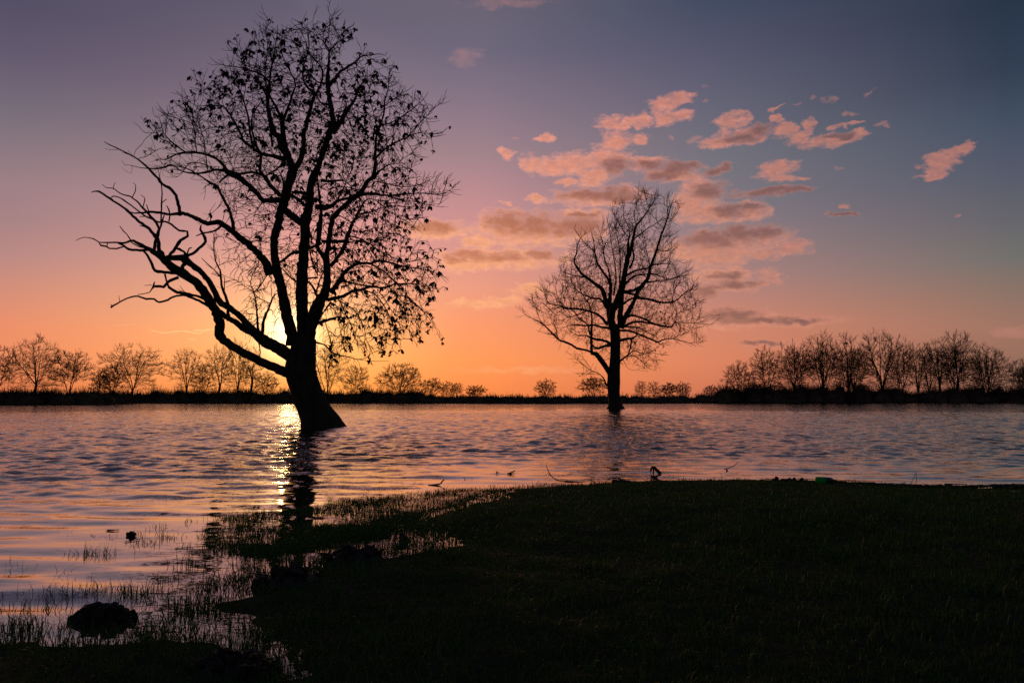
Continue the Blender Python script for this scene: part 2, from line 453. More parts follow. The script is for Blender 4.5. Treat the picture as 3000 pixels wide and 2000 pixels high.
TUFTS=[(-5.415,10.28,6),(-5.306,10.348,14),(-5.212,10.28,9),(-5.076,10.28,8),(-4.841,10.212,6),(-4.684,10.212,5),(-3.774,6.856,10),(-3.666,6.797,16),(-3.608,6.827,18),(-3.503,6.797,12),(-3.459,6.856,5),(-4.042,6.345,4),(-4.045,6.257,3),(-3.513,6.041,5),(-3.909,6.345,3),(-2.964,5.42,26),(-2.981,5.374,10),(-2.882,5.439,18),(-2.779,5.467,26),(-2.677,5.374,14),(-2.59,5.402,30),(-2.532,5.439,20),(-3.159,5.09,14),(-3.267,5.402,10),(-3.182,5.402,8),(-3.1,5.439,7),(-3.259,5.467,5),(-2.93,4.658,22),(-2.838,4.578,16),(-2.929,4.565,12),(-2.805,4.672,8),(-2.771,4.565,8),(-2.192,5.198,30),(-2.039,4.994,24),(-2.114,4.917,10),(-1.995,5.156,26),(-2.028,5.819,20),(-2.101,5.612,24),(-3.514,5.42,4),(-4.535,7.851,3),(-3.333,5.928,3),(-2.972,4.994,5),(-2.562,5.766,8),(-2.617,6.282,14),(-2.545,6.41,16),(-4.796,12.123,3),(-4.644,11.246,3),(-3.747,10.667,6),(3.559,13.264,4),(1.377,13.04,4),(-0.717,13.04,4),(-1.468,12.365,6),(-1.976,11.246,8),(-2.779,10.212,6)]
SHORE=[(-1.333,120.0),(-0.667,146.0),(-0.551,156.0),(-0.48,200.0),(-0.089,200.0),(0.0,185.0),(0.222,195.0),(0.667,219.0),(1.333,225.0)]
HEDGE=[(-122.8,153.7,3.8),(-119.5,150.6,3.4),(-119.5,151.6,3.9),(-115.8,147.9,3.9),(-119.7,153.9,4.1),(-113.7,147.3,4.3),(-114.7,149.6,3.6),(-115.4,151.5,3.8),(-118.3,156.4,4.1),(-113.7,151.4,4.2),(-114.5,153.6,4.2),(-112.0,151.3,4.1),(-111.1,151.2,3.5),(-114.3,156.6,3.8),(-108.1,149.3,4.3),(-112.0,155.8,4.2),(-107.9,151.3,3.7),(-106.9,150.9,4.0),(-105.4,149.9,3.9),(-110.1,157.8,3.7),(-108.4,156.6,3.3),(-103.2,150.3,3.3),(-108.4,159.1,4.2),(-104.3,154.3,3.5),(-104.9,156.4,3.4),(-102.3,153.6,3.5),(-102.7,155.5,4.3),(-101.8,155.4,4.3),(-100.9,155.4,3.3),(-98.8,153.2,4.5),(-102.5,160.4,4.4),(-99.1,156.4,4.1),(-102.5,163.1,4.5),(-97.6,156.6,4.0),(-96.2,155.7,4.4),(-99.1,161.7,4.4),(-95.0,156.4,4.3),(-95.5,158.8,4.0),(-94.3,158.1,3.3),(-97.2,164.4,4.0),(-97.7,166.8,4.2),(-93.2,160.6,4.0),(-91.6,159.2,4.1),(-92.1,161.5,4.1),(-94.4,167.2,3.6),(-89.8,160.5,4.0),(-90.2,162.9,4.3),(-90.1,164.2,4.4),(-90.5,166.7,3.6),(-95.3,177.1,4.9),(-96.3,180.9,4.2),(-96.7,183.4,4.5),(-96.9,185.7,4.2),(-96.2,186.3,4.0),(-95.7,187.1,5.0),(-99.4,196.6,4.0),(-97.5,194.8,3.9),(-100.2,202.3,4.4),(-100.8,205.7,4.5),(-100.6,207.6,4.7),(-99.4,207.4,4.4),(-101.2,213.6,4.1),(-100.2,213.7,5.6),(-97.7,211.0,4.0),(-97.6,213.1,5.6),(-96.8,213.7,5.5),(-91.9,205.5,4.4),(-93.2,210.7,5.4),(-92.4,211.7,4.7),(-89.3,207.0,4.0),(-90.9,213.3,5.7),(-89.6,212.9,5.7),(-88.2,212.3,5.5),(-87.3,212.9,4.4),(-86.2,212.9,4.8),(-84.3,211.0,5.3),(-84.0,213.0,5.1),(-81.3,209.2,4.3),(-78.7,205.2,4.7),(-79.6,210.4,5.6),(-79.3,212.8,4.9),(-75.8,206.2,4.5),(-76.7,211.9,5.1),(-73.2,205.1,4.7),(-74.7,212.4,4.3),(-72.7,209.9,5.5),(-72.3,212.1,5.0),(-69.5,207.1,5.1),(-70.6,213.7,4.9),(-66.9,206.0,5.4),(-68.0,213.0,4.6),(-65.6,208.9,4.8),(-65.5,212.0,4.2),(-64.7,212.9,5.6),(-62.0,207.7,5.3),(-61.1,208.8,4.2),(-59.4,206.5,4.2),(-58.3,206.6,4.1),(-58.0,209.4,5.4),(-57.0,209.9,5.1),(-56.3,211.4,4.1),(-54.2,207.8,5.6),(-53.5,209.4,4.7),(-52.4,209.4,4.4),(-50.8,207.2,5.4),(-49.9,208.2,4.2),(-50.1,213.9,4.4),(-48.3,211.1,4.6),(-46.5,207.8,4.6),(-45.7,209.2,4.1),(-44.2,207.8,4.1),(-44.0,212.1,4.2),(-42.3,209.0,4.6),(-41.8,211.9,5.4),(-40.4,211.0,5.0),(-38.4,205.7,5.3),(-38.4,212.3,5.4),(-37.5,213.1,5.4),(-35.8,210.2,5.0),(-34.8,210.6,5.0),(-33.3,208.6,5.4),(-31.9,206.6,4.0),(-31.0,207.9,4.5),(-29.5,205.2,5.0),(-29.6,213.5,5.7),(-28.2,212.2,4.3),(-27.3,213.6,4.3),(-25.8,210.3,5.4),(-24.6,210.2,4.8),(-23.7,211.8,4.1),(-21.9,206.1,2.8),(-21.3,211.1,3.1),(-20.2,210.6,3.1),(-18.8,207.7,3.0),(-17.7,208.1,2.9),(-16.9,211.6,3.2),(-15.3,205.4,3.0),(-14.2,204.6,3.4),(-13.4,209.8,3.1),(-11.9,203.5,2.9),(-11.0,206.4,3.3),(-9.7,201.8,3.4),(-8.5,198.9,3.5),(-7.5,202.5,3.2),(-6.3,198.7,3.1),(-5.3,200.1,2.8),(-4.1,194.2,3.4),(-3.2,201.6,2.8),(-2.1,197.2,2.8),(-1.0,191.7,3.2),(0.0,192.0,3.3),(1.1,198.3,2.8),(2.0,191.8,2.9),(3.1,193.4,3.3),(4.1,192.4,2.8),(5.3,197.3,2.9),(6.4,200.1,3.1),(7.3,196.4,3.3),(8.2,192.8,3.4),(9.3,195.0,3.5),(10.3,193.0,3.4),(11.4,195.2,2.7),(12.7,199.2,2.8),(13.8,199.0,3.0),(15.0,201.3,2.8),(15.9,198.6,3.0),(17.1,200.4,3.0),(18.0,198.6,3.1),(19.3,201.9,3.5),(19.7,195.2,3.1),(21.6,202.7,3.5),(22.2,198.6,3.3),(23.8,203.0,3.0),(24.4,199.0,3.3),(25.0,196.0,3.2),(26.1,196.2,2.8),(27.3,197.6,2.8),(29.3,204.1,3.5),(29.6,198.8,2.9),(31.1,201.3,3.1),(31.8,198.9,3.0),(34.1,206.4,3.0),(35.1,206.0,3.0),(35.4,201.3,2.8),(37.2,205.7,2.9),(37.1,199.4,3.1),(39.6,206.8,3.1),(40.3,204.7,3.4),(41.4,204.5,2.9),(42.6,205.0,3.6),(44.1,207.3,3.4),(44.2,202.6,3.1),(46.0,205.7,2.9),(47.6,207.9,3.4),(48.9,208.7,2.9),(49.5,206.9,2.9),(50.6,206.7,3.1),(52.6,210.4,3.2),(51.8,202.6,3.3),(53.9,206.6,3.0),(55.3,207.8,3.2),(55.6,204.5,5.4),(58.2,210.0,5.9),(59.1,209.5,4.1),(61.1,212.4,5.8),(61.0,208.4,4.3),(63.2,211.7,6.0),(63.7,210.0,4.7),(65.3,211.3,6.0),(65.8,209.3,5.9),(66.6,208.5,5.7),(69.0,212.3,4.2),(68.8,208.5,4.3),(71.0,211.6,5.2),(71.6,210.1,5.9),(73.9,213.5,4.0),(73.7,209.7,4.2),(76.5,214.4,5.4),(76.6,211.5,5.3),(76.5,208.0,6.9),(80.7,216.5,4.8),(81.4,215.3,6.7),(82.2,214.4,6.3),(82.4,211.9,4.9),(83.4,211.6,5.6),(83.9,209.9,5.9),(86.0,212.5,6.7),(86.7,211.4,4.6),(87.8,211.2,5.1),(89.3,212.2,4.4),(90.8,212.9,7.3),(93.7,217.3,4.6),(94.4,216.1,4.8),(95.1,215.0,7.3),(98.9,221.1,6.3),(97.2,214.7,7.1),(97.9,213.8,4.9),(99.9,215.7,4.5),(102.8,219.3,5.9),(101.6,214.3,4.7),(103.3,215.5,4.9),(103.9,214.5,5.3),(105.9,216.1,5.2),(106.6,215.1,7.0),(109.2,218.0,6.7),(111.7,220.8,3.7),(114.8,224.6,4.7),(112.5,217.9,4.9),(117.3,224.8,3.8),(118.8,225.3,4.2),(119.8,224.9,5.2),(120.0,223.1,4.2),(118.5,218.3,3.9),(120.1,218.9,4.9),(123.4,222.9,4.5),(123.8,221.5,4.4),(127.6,226.1,4.2),(124.8,219.2,4.3),(127.2,221.1,6.3),(130.4,224.6,6.1),(132.0,225.3,6.3),(132.0,223.2,5.7),(136.4,228.8,4.6),(134.7,223.7,6.3),(135.2,222.7,3.6),(136.6,222.8,6.8),(140.8,228.0,4.2),(140.9,226.2,3.8),(141.3,224.7,6.8),(143.1,225.8,4.5),(144.5,225.9,6.5),(145.7,226.1,5.4),(145.8,224.4,5.4),(151.1,230.5,7.0),(150.2,227.5,4.5),(151.0,226.7,6.6),(155.7,232.1,5.2),(157.5,232.9,5.4),(153.9,225.8,5.2),(157.7,229.6,4.9),(159.7,230.8,5.0),(159.3,228.2,6.9),(158.5,225.6,4.2),(160.2,226.0,6.8),(163.0,228.3,6.0),(165.5,230.2,6.0),(164.9,227.6,6.4),(167.4,229.5,4.7),(171.2,233.0,3.8),(168.6,227.7,6.1),(171.2,229.6,5.2),(174.6,232.5,5.8),(173.3,229.1,6.4),(177.4,232.8,6.7),(179.3,233.8,5.0),(178.7,231.4,6.6),(175.3,225.5,4.9),(182.3,232.9,4.2),(184.2,233.6,6.9),(182.9,230.6,4.3)]
POSTS=[(-88.78,184.9),(-81.98,186.0),(-74.97,186.0),(-68.3,186.0),(-61.96,186.0),(-55.69,186.0),(-37.98,186.0),(-32.3,186.0),(-26.78,186.0),(-21.42,186.0),(-16.64,186.0),(-11.51,181.7),(-2.69,173.6),(1.67,171.4),(5.65,172.5),(9.76,173.5),(13.45,174.5),(20.94,176.4),(27.6,178.0),(34.63,179.7)]
STICK_CURVED=(12.565,[(0.553,0.268),(0.581,0.197),(0.619,0.115),(0.691,0.044),(0.774,0.016),(1.05,-0.005),(1.215,-0.016)])
STICK_CURVED_SIDE=(12.565,[(0.625,0.104),(0.575,0.142)])
ROOT_A=(13.857,[(2.488,0.042),(2.514,0.103),(2.544,0.115),(2.58,0.072),(2.653,0.012)])
ROOT_B=(13.857,[(2.532,0.109),(2.524,-0.006)])
TWIG_A=(14.574,[(3.991,0.025),(4.055,0.032),(4.172,0.07),(4.283,0.153)])
TWIG_B=(14.574,[(4.017,0.025),(4.067,-0.013)])
STICK_LOW=(12.123,[(-1.306,-0.005),(-1.13,0.016),(-1.103,0.042),(-1.066,0.079)])
FLOAT_A=(13.919,[(-0.086,-0.0),(0.0,0.024),(0.055,0.049)])
FLOAT_B=(13.919,[(-0.067,-0.0),(0.055,-0.0)])
FLOAT_C=(13.982,[(-0.289,0.03),(-0.228,-0.0)])
REED_A=(12.365,[(6.344,-0.005),(6.431,0.118),(6.45,0.199)])
REED_B=(12.365,[(6.437,-0.005),(6.456,0.081),(6.481,0.156)])
LOG=(12.514,[(1.667,0.011),(1.789,0.016),(1.915,0.005)])



def poly_sd(px, py, poly):
    """signed distance to a polygon, negative inside"""
    P = np.asarray(poly, float)
    d2 = np.full(px.shape, 1e18)
    inside = np.zeros(px.shape, bool)
    n = len(P)
    for i in range(n):
        ax, ay = P[i]
        bx, by = P[(i + 1) % n]
        ex, ey = bx - ax, by - ay
        L = ex * ex + ey * ey + 1e-12
        t = np.clip(((px - ax) * ex + (py - ay) * ey) / L, 0, 1)
        d2 = np.minimum(d2, (px - ax - t * ex) ** 2 + (py - ay - t * ey) ** 2)
        cond = ((ay > py) != (by > py)) & (px < ex * (py - ay) / (ey + 1e-15) + ax)
        inside ^= cond
    d = np.sqrt(d2)
    return np.where(inside, -d, d)


_rn = np.random.default_rng(11)
_NT = [(_rn.normal(size=2) * f, _rn.uniform(0, 6.28)) for f in (0.9, 1.6, 2.6, 4.5, 7.0, 11.0, 18.0) for _ in range(3)]


def lump(x, y, lo=0, hi=21):
    s = 0
    for k, (w, p) in enumerate(_NT[lo:hi]):
        s = s + np.sin(w[0] * x + w[1] * y + p) / (1 + 0.30 * (k + lo))
    return s / 3.0


_sx = np.array([s[0] for s in SHORE])
_sy = np.array([s[1] for s in SHORE])


def far_shore(x, y):
    return np.interp(x / np.maximum(y, 1.0), _sx, _sy)


def ground_h(x, y):
    sd = poly_sd(x, y, BANK)
    n = lump(x, y)
    sdn = sd + 0.17 * lump(x * 1.3 + 5, y * 1.3, 0, 18) * np.clip(np.hypot(x, y) / 8, 0.8, 1.2)
    sdn = np.clip(sdn, -60.0, 60.0)
    land = 0.012 + np.minimum(0.20, 0.10 * (1 - np.exp(sdn / 2.0)) + 0.012 * np.maximum(-sdn, 0)) + 0.035 * n
    bed = -np.minimum(0.55, 0.015 + 0.075 * sdn) + 0.02 * n
    w = np.clip((0.12 - sdn) / 0.24, 0, 1)
    h = bed * (1 - w) + land * w
    fl = poly_sd(x, y, FLOODED)
    ft = poly_sd(x, y, FLOODED_THICK)
    h2 = -0.040 + 0.045 * n + 0.022 * np.clip(-ft / 0.3, 0, 1)
    wf = np.clip((0.15 - fl) / 0.3, 0, 1) * (1 - w)
    h = h * (1 - wf) + np.maximum(h, h2) * wf
    # the far bank and the fields behind it
    fs = far_shore(x, y)
    up = y - fs
    farh = np.clip(up * 0.09, -0.6, 0.55) + np.clip((up - 30) * 0.002, 0, 1.2)
    far = y > 60
    h = np.where(far, np.maximum(farh, -0.6), h)
    side = (np.abs(x) > 60) & (y < 60)
    h = np.where(side & (y > 14), -0.6, h)
    return h, sd


def polar_grid(radii, angles):
    R, A = np.meshgrid(radii, angles, indexing="ij")
    x = R * np.sin(A)
    y = R * np.cos(A)
    nr, na = R.shape
    idx = np.arange(nr * na).reshape(nr, na)
    f = np.stack([idx[:-1, :-1], idx[:-1, 1:], idx[1:, 1:], idx[1:, :-1]], -1).reshape(-1, 4)[:, ::-1]
    return x.ravel(), y.ravel(), f, R


def steps(r0, r1, fn):
    o = [r0]
    while o[-1] < r1:
        o.append(o[-1] + fn(o[-1]))
    return np.array(o)


# ground
ang_f = np.radians(np.arange(-46, 46.01, 0.5))
ang_b = np.radians(np.arange(50, 314.01, 8.0))
angs = np.concatenate([ang_f, ang_b, [ang_f[0] + 2 * math.pi]])
rad = np.concatenate([steps(0.3, 15.0, lambda r: 0.035 + 0.004 * r), steps(16.0, 5000.0, lambda r: 0.06 * r + 0.5)])
gx, gy, gf, gR = polar_grid(rad, angs)
gh, gsd = ground_h(gx, gy)
me = mesh_np("ground", np.stack([gx, gy, gh], 1), gf, True)
ground = link("ground", me, M_SOIL)
tag(ground, "dark soil of the near bank, lake bed and far fields", None, None, "structure")

# water: waves as real relief, finer near the camera
wr = np.concatenate([steps(2.2, 20.0, lambda r: 0.034 + 0.0047 * r), steps(20.2, 85.0, lambda r: 0.125 + 0.0020 * (r - 20)),
                     steps(85.4, 262.0, lambda r: 0.45 + 0.006 * (r - 85)), steps(264, 700, lambda r: 8.0)])
wa = np.radians(np.concatenate([np.arange(-75, -39, 1.2), np.arange(-39, 39, 0.140), np.arange(39, 75.1, 1.2)]))
wx, wy, wf_, wR = polar_grid(wr, wa)
dr = np.gradient(wr)[:, None] * np.ones_like(wR)
da = np.gradient(wa)[None, :] * wR
cell = np.maximum(dr, da).ravel()
rg = np.random.default_rng(5)
near_sd = np.minimum(poly_sd(wx, wy, BANK), poly_sd(wx, wy, FLOODED))
near_sd = np.where(wR.ravel() > 60, 50, near_sd)
chop = 0.05 + 0.95 * np.clip((near_sd - 0.3) / 8.0, 0, 1) ** 1.25

gust = 0.95 + 0.12 * np.sin(wx * 0.13 + wy * 0.05 + 1.0) * np.sin(wy * 0.09 - 0.4) + 0.16 * np.sin(wx * 0.31 + 2.0 + 0.11 * wy) * np.sin(wy * 0.23)
hz = np.zeros_like(wx)
for k in range(80):
    lam = 0.17 * (1.9 / 0.17) ** rg.uniform(0, 1)
    a = rg.normal(0, 0.55) + 0.22
    kx, ky = math.sin(a) * 2 * math.pi / lam, math.cos(a) * 2 * math.pi / lam
    amp = 0.0037 * (lam / 0.5) ** 0.9 * math.exp(-0.5 * (math.log(lam / 0.46) / 0.70) ** 2)
    fade = np.clip(lam / (2.4 * cell) - 0.6, 0, 1)
    s = np.sin(kx * wx + ky * wy + rg.uniform(0, 6.28))
    hz += amp * fade * (s + 0.22 * np.cos(2 * np.arcsin(np.clip(s, -1, 1))))
hz *= chop * gust
calm = np.clip(near_sd / 0.8, 0.12, 1.0) * np.clip(1.4 - wR.ravel() / 40.0, 0, 1)
for lam, a, amp in ((0.72, 0.10, 0.0042), (0.55, -0.12, 0.0026), (0.92, 0.24, 0.0046), (0.38, 0.05, 0.0012), (1.3, 0.02, 0.0050), (0.64, 0.34, 0.0022)):
    ph = (math.sin(a) * wx + math.cos(a) * wy) * 2 * math.pi / lam + 0.5 * np.sin(wx * 0.9 + wy * 0.4) + lam * 9
    hz += amp * calm * np.sin(ph) * np.clip(lam / (2.4 * cell) - 0.6, 0, 1)
me = mesh_np("water", np.stack([wx, wy, hz], 1), wf_, True)
at = me.attributes.new("chop", "FLOAT", "POINT")
at.data.foreach_set("value", (0.03 + 0.97 * chop * np.clip(gust, 0.5, 1.3)).astype(np.float32))
water = link("water", me, M_WATER)
tag(water, "choppy flood water reflecting the sunset", None, None, "structure")

# ================================================================== trees
TREE1_X=-9.116
TREE2_X=13.105
# main limbs in metres from the foot of the tree: x, y, z in cm and radius in mm, repeating
LIMBS1=[
"29 0 -64 1208 25 -1 -19 1064 12 -4 19 919 -13 -11 72 822 -36 -17 119 781 -60 -23 177 740 -78 -25 225 716 -89 -23 273 677 -87 -19 322 630 -80 -13 371 567 -79 -8 412 552",
"-135 -15 383 263 -135 -29 451 279 -158 -32 544 253 -180 -23 626 227 -201 -15 710 224 -223 -22 811 187 -218 -42 890 179 -200 -61 947 182 -182 -78 1005 191 -161 -88 1063 231 -149 -89 1116 211 -137 -86 1166 202 -124 -79 1222 212",
"-76 -15 363 304 -87 6 454 296 -97 16 570 270 -90 -21 688 281 -68 -78 801 231 -60 -96 878 216 -59 -96 878 208 -59 -93 940 224 -56 -86 982 217 -49 -74 1034 198 -47 -63 1091 178 -47 -58 1150 152 -27 -64 1198 171 -3 -78 1239 142 18 -102 1285 141 39 -127 1326 144 57 -143 1353 139 60 -150 1367 155 81 -167 1414 135 72 -172 1473 119 60 -164 1537 115 48 -150 1604 112 44 -139 1658 84 48 -133 1719 48 49 -137 1767 40",
"-54 -9 404 304 -47 -11 477 305 -10 -34 564 279 26 -52 623 221 38 -57 683 171 35 -49 745 162 28 -34 797 142 22 -32 797 146 29 -14 842 114 28 18 923 124 42 39 1012 135 66 40 1042 112 109 32 1082 100 166 15 1120 124 210 -3 1173 99 244 -10 1210 87 248 -5 1274 79 247 12 1343 71 245 38 1416 54 257 60 1475 42 274 81 1548 42 276 88 1616 34 294 81 1679 26 300 65 1738 17 323 52 1776 11 345 47 1778 6",
"24 -32 793 134 -1 -23 828 102 -20 -15 858 94 -19 3 920 119 -20 25 988 116 -22 46 1043 71 -33 67 1099 71 -50 95 1176 51 -59 110 1223 34 -57 122 1261 21",
"-127 -81 1209 170 -152 -56 1275 183 -192 -36 1340 195 -213 -24 1394 165 -231 -21 1404 136 -257 -9 1471 104 -280 6 1541 83 -295 34 1638 67 -292 60 1705 51 -298 98 1796 39 -296 141 1905 26 -296 174 2011 18 -298 184 2052 9",
"-168 -46 1303 143 -169 -81 1350 122 -171 -110 1393 117 -166 -132 1435 92 -178 -147 1466 68 -208 -170 1522 48 -227 -187 1572 36 -223 -222 1655 24 -200 -263 1716 17 -190 -322 1783 11 -172 -359 1824 6",
"-167 -126 1431 84 -139 -145 1483 60 -114 -168 1535 48 -91 -195 1585 36 -110 -229 1635 27 -132 -264 1684 19 -128 -295 1741 15 -115 -313 1780 10",
"-120 -79 1218 142 -92 -82 1258 121 -79 -89 1309 113 -72 -104 1366 113 -71 -109 1381 109 -44 -138 1445 90 -22 -165 1496 79 -6 -186 1540 63 -45 -206 1581 47 -50 -218 1648 39 -35 -222 1695 31 -23 -225 1750 24 -27 -229 1801 18 -4 -235 1832 12 -3 -242 1860 8",
"-16 -175 1520 71 10 -157 1576 56 20 -136 1643 44 6 -118 1701 28 -31 -100 1742 20 -61 -83 1792 14 -83 -66 1851 10",
"48 -137 1763 32 26 -122 1799 28 10 -110 1830 24 -28 -92 1863 18 -56 -78 1891 16 -98 -62 1917 12 -105 -49 1957 8",
"15 -113 1824 22 9 -101 1863 20 14 -90 1898 18 33 -79 1923 16 28 -66 1961 10",
"49 -137 1767 36 86 -158 1794 30 109 -168 1802 26 97 -177 1812 20 117 -189 1825 22 153 -210 1843 20 179 -223 1849 18 187 -232 1860 12",
"109 -168 1802 22 127 -176 1790 20 164 -192 1799 18 169 -202 1818 14 164 -213 1837 12",
"99 -177 1814 16 78 -159 1862 14 63 -137 1921 12 67 -113 1988 6",
"63 -137 1921 10 44 -127 1955 8 38 -120 1984 6",
"55 -153 1594 100 78 -145 1623 80 103 -133 1667 64 136 -122 1699 61 170 -110 1729 45 196 -98 1760 33 241 -81 1774 22 279 -66 1785 18 300 -56 1783 14 307 -48 1806 10",
"207 -94 1762 20 230 -107 1776 16",
"200 -98 1762 12 191 -117 1797 10 179 -131 1820 6",
"76 -150 1367 131 117 -179 1409 99 159 -212 1457 71 196 -239 1495 51 219 -261 1534 35 245 -280 1569 23 255 -290 1593 15",
"209 31 1405 42 191 14 1441 46 165 -7 1476 37 136 -28 1507 25 100 -57 1546 16",
"63 -170 1494 67 19 -157 1511 40 -18 -140 1575 28 -48 -124 1656 20 -84 -114 1719 14 -106 -101 1809 10",
"36 -150 1604 52 -2 -143 1615 36 -46 -132 1661 28 -91 -118 1726 16",
"-163 -88 1063 161 -264 -37 1077 106 -284 -27 1081 106 -325 -4 1123 107 -376 19 1171 124 -424 35 1210 142 -481 51 1240 151 -507 61 1273 84 -547 77 1313 68 -598 96 1340 64 -675 127 1363 56 -744 158 1376 52 -810 190 1371 39 -877 223 1357 26 -905 236 1370 20",
"-477 51 1242 105 -548 82 1262 59 -619 114 1259 51 -702 147 1264 47 -769 171 1285 30 -806 185 1313 39 -831 192 1320 61 -875 204 1310 39 -915 213 1307 39 -959 224 1312 31 -1009 235 1320 18 -1060 248 1335 15 -1101 260 1343 11 -1118 269 1369 7",
"-1055 248 1333 11 -1052 236 1291 9 -1082 224 1305 7 -1094 218 1317 4",
"-740 158 1376 35 -781 172 1404 33 -834 189 1446 26 -871 202 1482 22 -895 216 1532 20 -913 229 1577 15 -946 240 1599 11 -963 255 1646 9",
"-867 202 1482 20 -868 219 1542 13 -858 230 1577 11 -846 243 1623 9",
"-888 209 1507 20 -935 215 1495 15 -986 222 1502 15 -1026 227 1545 11 -1054 230 1559 7",
"-917 212 1517 18 -943 191 1545 13 -971 176 1548 11 -979 164 1570 7",
"-229 -18 754 224 -252 -13 739 241 -272 -6 790 200 -318 -4 835 160 -359 -8 876 154 -383 -10 892 152 -420 -13 925 147 -479 -12 967 135 -510 -8 980 127 -558 1 974 111 -619 17 1003 93 -667 32 1025 87 -710 44 1034 87 -761 56 1031 59 -816 66 1042 67 -865 71 1047 59 -903 72 1045 46 -944 70 1041 34 -965 69 1047 25",
"-708 44 1034 83 -709 9 1084 74 -712 -15 1116 70 -730 -40 1138 69 -753 -62 1149 65 -765 -82 1172 57 -787 -105 1198 56 -807 -125 1224 44 -847 -151 1253 32 -902 -179 1280 28 -939 -200 1295 24 -956 -212 1305 10",
"-487 -11 958 53 -528 10 938 45 -587 36 935 41 -632 56 925 25",
"-540 -3 981 23 -550 11 1039 17",
"-427 -13 937 82 -433 -2 977 74 -453 13 1027 70 -482 33 1082 71 -523 59 1144 63 -542 74 1178 55 -589 93 1203 51 -646 118 1241 34 -724 147 1286 30 -779 163 1305 30",
"-534 74 1196 42 -495 56 1225 55 -471 47 1235 63",
"-568 84 1194 34 -610 95 1184 21 -622 100 1168 13",
"-149 -24 253 242 -206 -60 280 215 -258 -88 306 198 -313 -103 337 187 -373 -103 369 188 -424 -95 401 202 -452 -88 434 222 -452 -83 478 211 -464 -83 518 195 -482 -89 557 199 -501 -104 599 222 -528 -131 644 205 -556 -159 679 186 -593 -184 702 210 -637 -202 735 178 -675 -207 769 155 -716 -203 797 120 -746 -199 814 89 -785 -192 835 74 -817 -187 851 55 -863 -185 840 43 -885 -186 842 39 -925 -193 842 35 -960 -207 839 27 -980 -221 852 23 -1013 -244 855 19 -1036 -264 835 10",
"-745 -200 806 62 -765 -198 805 58 -798 -195 805 58 -835 -191 811 62 -860 -188 828 51 -885 -186 840 43",
"-856 -189 825 35 -888 -194 815 39 -920 -199 814 35 -933 -202 823 39 -956 -205 826 46 -964 -207 838 15",
"-930 -197 838 19 -929 -201 821 23",
"-827 -186 850 27 -845 -192 878 23 -859 -196 893 27 -875 -200 916 19",
"-746 -199 814 39 -788 -193 823 31 -827 -186 844 27",
"-607 -189 700 74 -668 -191 705 70 -710 -193 713 66 -730 -195 752 62 -746 -197 783 54 -765 -198 802 47",
"-608 -184 683 74 -641 -205 660 69 -656 -221 635 69 -692 -243 633 61 -695 -251 619 27 -700 -260 604 23 -715 -271 597 19 -738 -289 590 17",
"-694 -243 633 34 -691 -241 643 42 -689 -238 655 19",
"-700 -243 639 17 -735 -236 638 11",
"-637 -213 636 50 -652 -202 664 35 -666 -191 695 47",
"-509 -104 595 75 -545 -133 604 59 -580 -162 612 66 -609 -186 614 66 -637 -213 634 62",
"-501 -93 561 72 -554 -111 591 63 -594 -129 608 63 -631 -145 604 43 -662 -162 584 47 -694 -176 570 43 -713 -185 583 43 -744 -195 584 46 -778 -204 594 39 -810 -210 589 35 -851 -217 567 35 -889 -223 541 42",
"-883 -222 545 27 -892 -219 555 19",
"-854 -217 571 13 -863 -208 596 10",
"-581 -162 614 23 -602 -150 633 16 -619 -140 652 10",
"-596 -153 625 12 -607 -157 624 10 -619 -162 635 8",
"-221 -18 387 263 -278 -34 422 169 -334 -48 449 145 -390 -64 492 132 -438 -78 523 120 -471 -88 550 119",
"-118 -20 322 303 -207 -62 384 280 -227 -68 391 267 -272 -79 426 235 -319 -82 474 159 -374 -79 530 150 -419 -78 563 150 -459 -80 587 150 -481 -88 638 130 -504 -103 684 129 -540 -126 728 128 -573 -144 753 138 -593 -155 775 177 -634 -168 775 121 -670 -175 775 117",
"-586 -152 767 118 -593 -170 740 90 -600 -189 714 116",
"-593 -155 779 86 -575 -160 792 78 -558 -163 793 67 -524 -171 819 66 -491 -180 849 62 -500 -188 883 55 -511 -192 902 51 -507 -196 918 31",
"-584 -158 792 39 -567 -173 819 31 -552 -179 821 23",
"-588 -157 790 63 -593 -165 804 51 -612 -177 814 59 -623 -184 817 43",
"-666 -175 775 86 -651 -183 785 78 -621 -199 814 74 -588 -218 849 66 -552 -229 862 54 -552 -235 884 50 -585 -244 886 46 -603 -248 901 46 -635 -255 923 46 -675 -261 921 42 -703 -266 936 42 -728 -271 946 38 -758 -282 970 30 -792 -299 997 30 -818 -315 1016 26 -841 -329 1020 26 -852 -337 1008 15",
"-671 -207 777 108 -691 -199 806 93 -701 -190 839 78 -716 -179 875 98 -733 -173 886 70 -759 -161 913 67 -800 -145 940 67 -841 -127 968 64 -889 -106 1010 56 -945 -85 1048 48 -999 -69 1081 49 -1061 -53 1118 45 -1097 -47 1113 16",
"-714 -203 797 74 -713 -196 842 66 -706 -189 879 86 -705 -184 907 55 -717 -179 936 59 -745 -171 962 63 -769 -163 988 55 -794 -154 1010 47 -825 -141 1041 36 -865 -126 1070 32 -924 -106 1091 28 -970 -88 1121 24 -1009 -76 1128 18 -1035 -67 1147 10",
"-702 -187 895 47 -755 -44 972 41 -793 61 1030 27",
"-970 -88 1121 18 -971 -84 1134 16 -968 -78 1152 12",
"-861 -126 1068 22 -843 -132 1100 24 -841 -136 1125 16 -855 -139 1135 10",
"-796 -154 1012 22 -794 -140 1054 24 -800 -136 1067 16 -819 -130 1079 12",
"-760 -165 983 29 -762 -174 1001 24 -765 -183 1019 20",
"-628 -253 925 34 -618 -266 951 31 -620 -276 972 27 -625 -286 989 19",
"-779 -153 922 28 -801 -166 927 20",
"-727 -271 944 23 -749 -275 942 17",
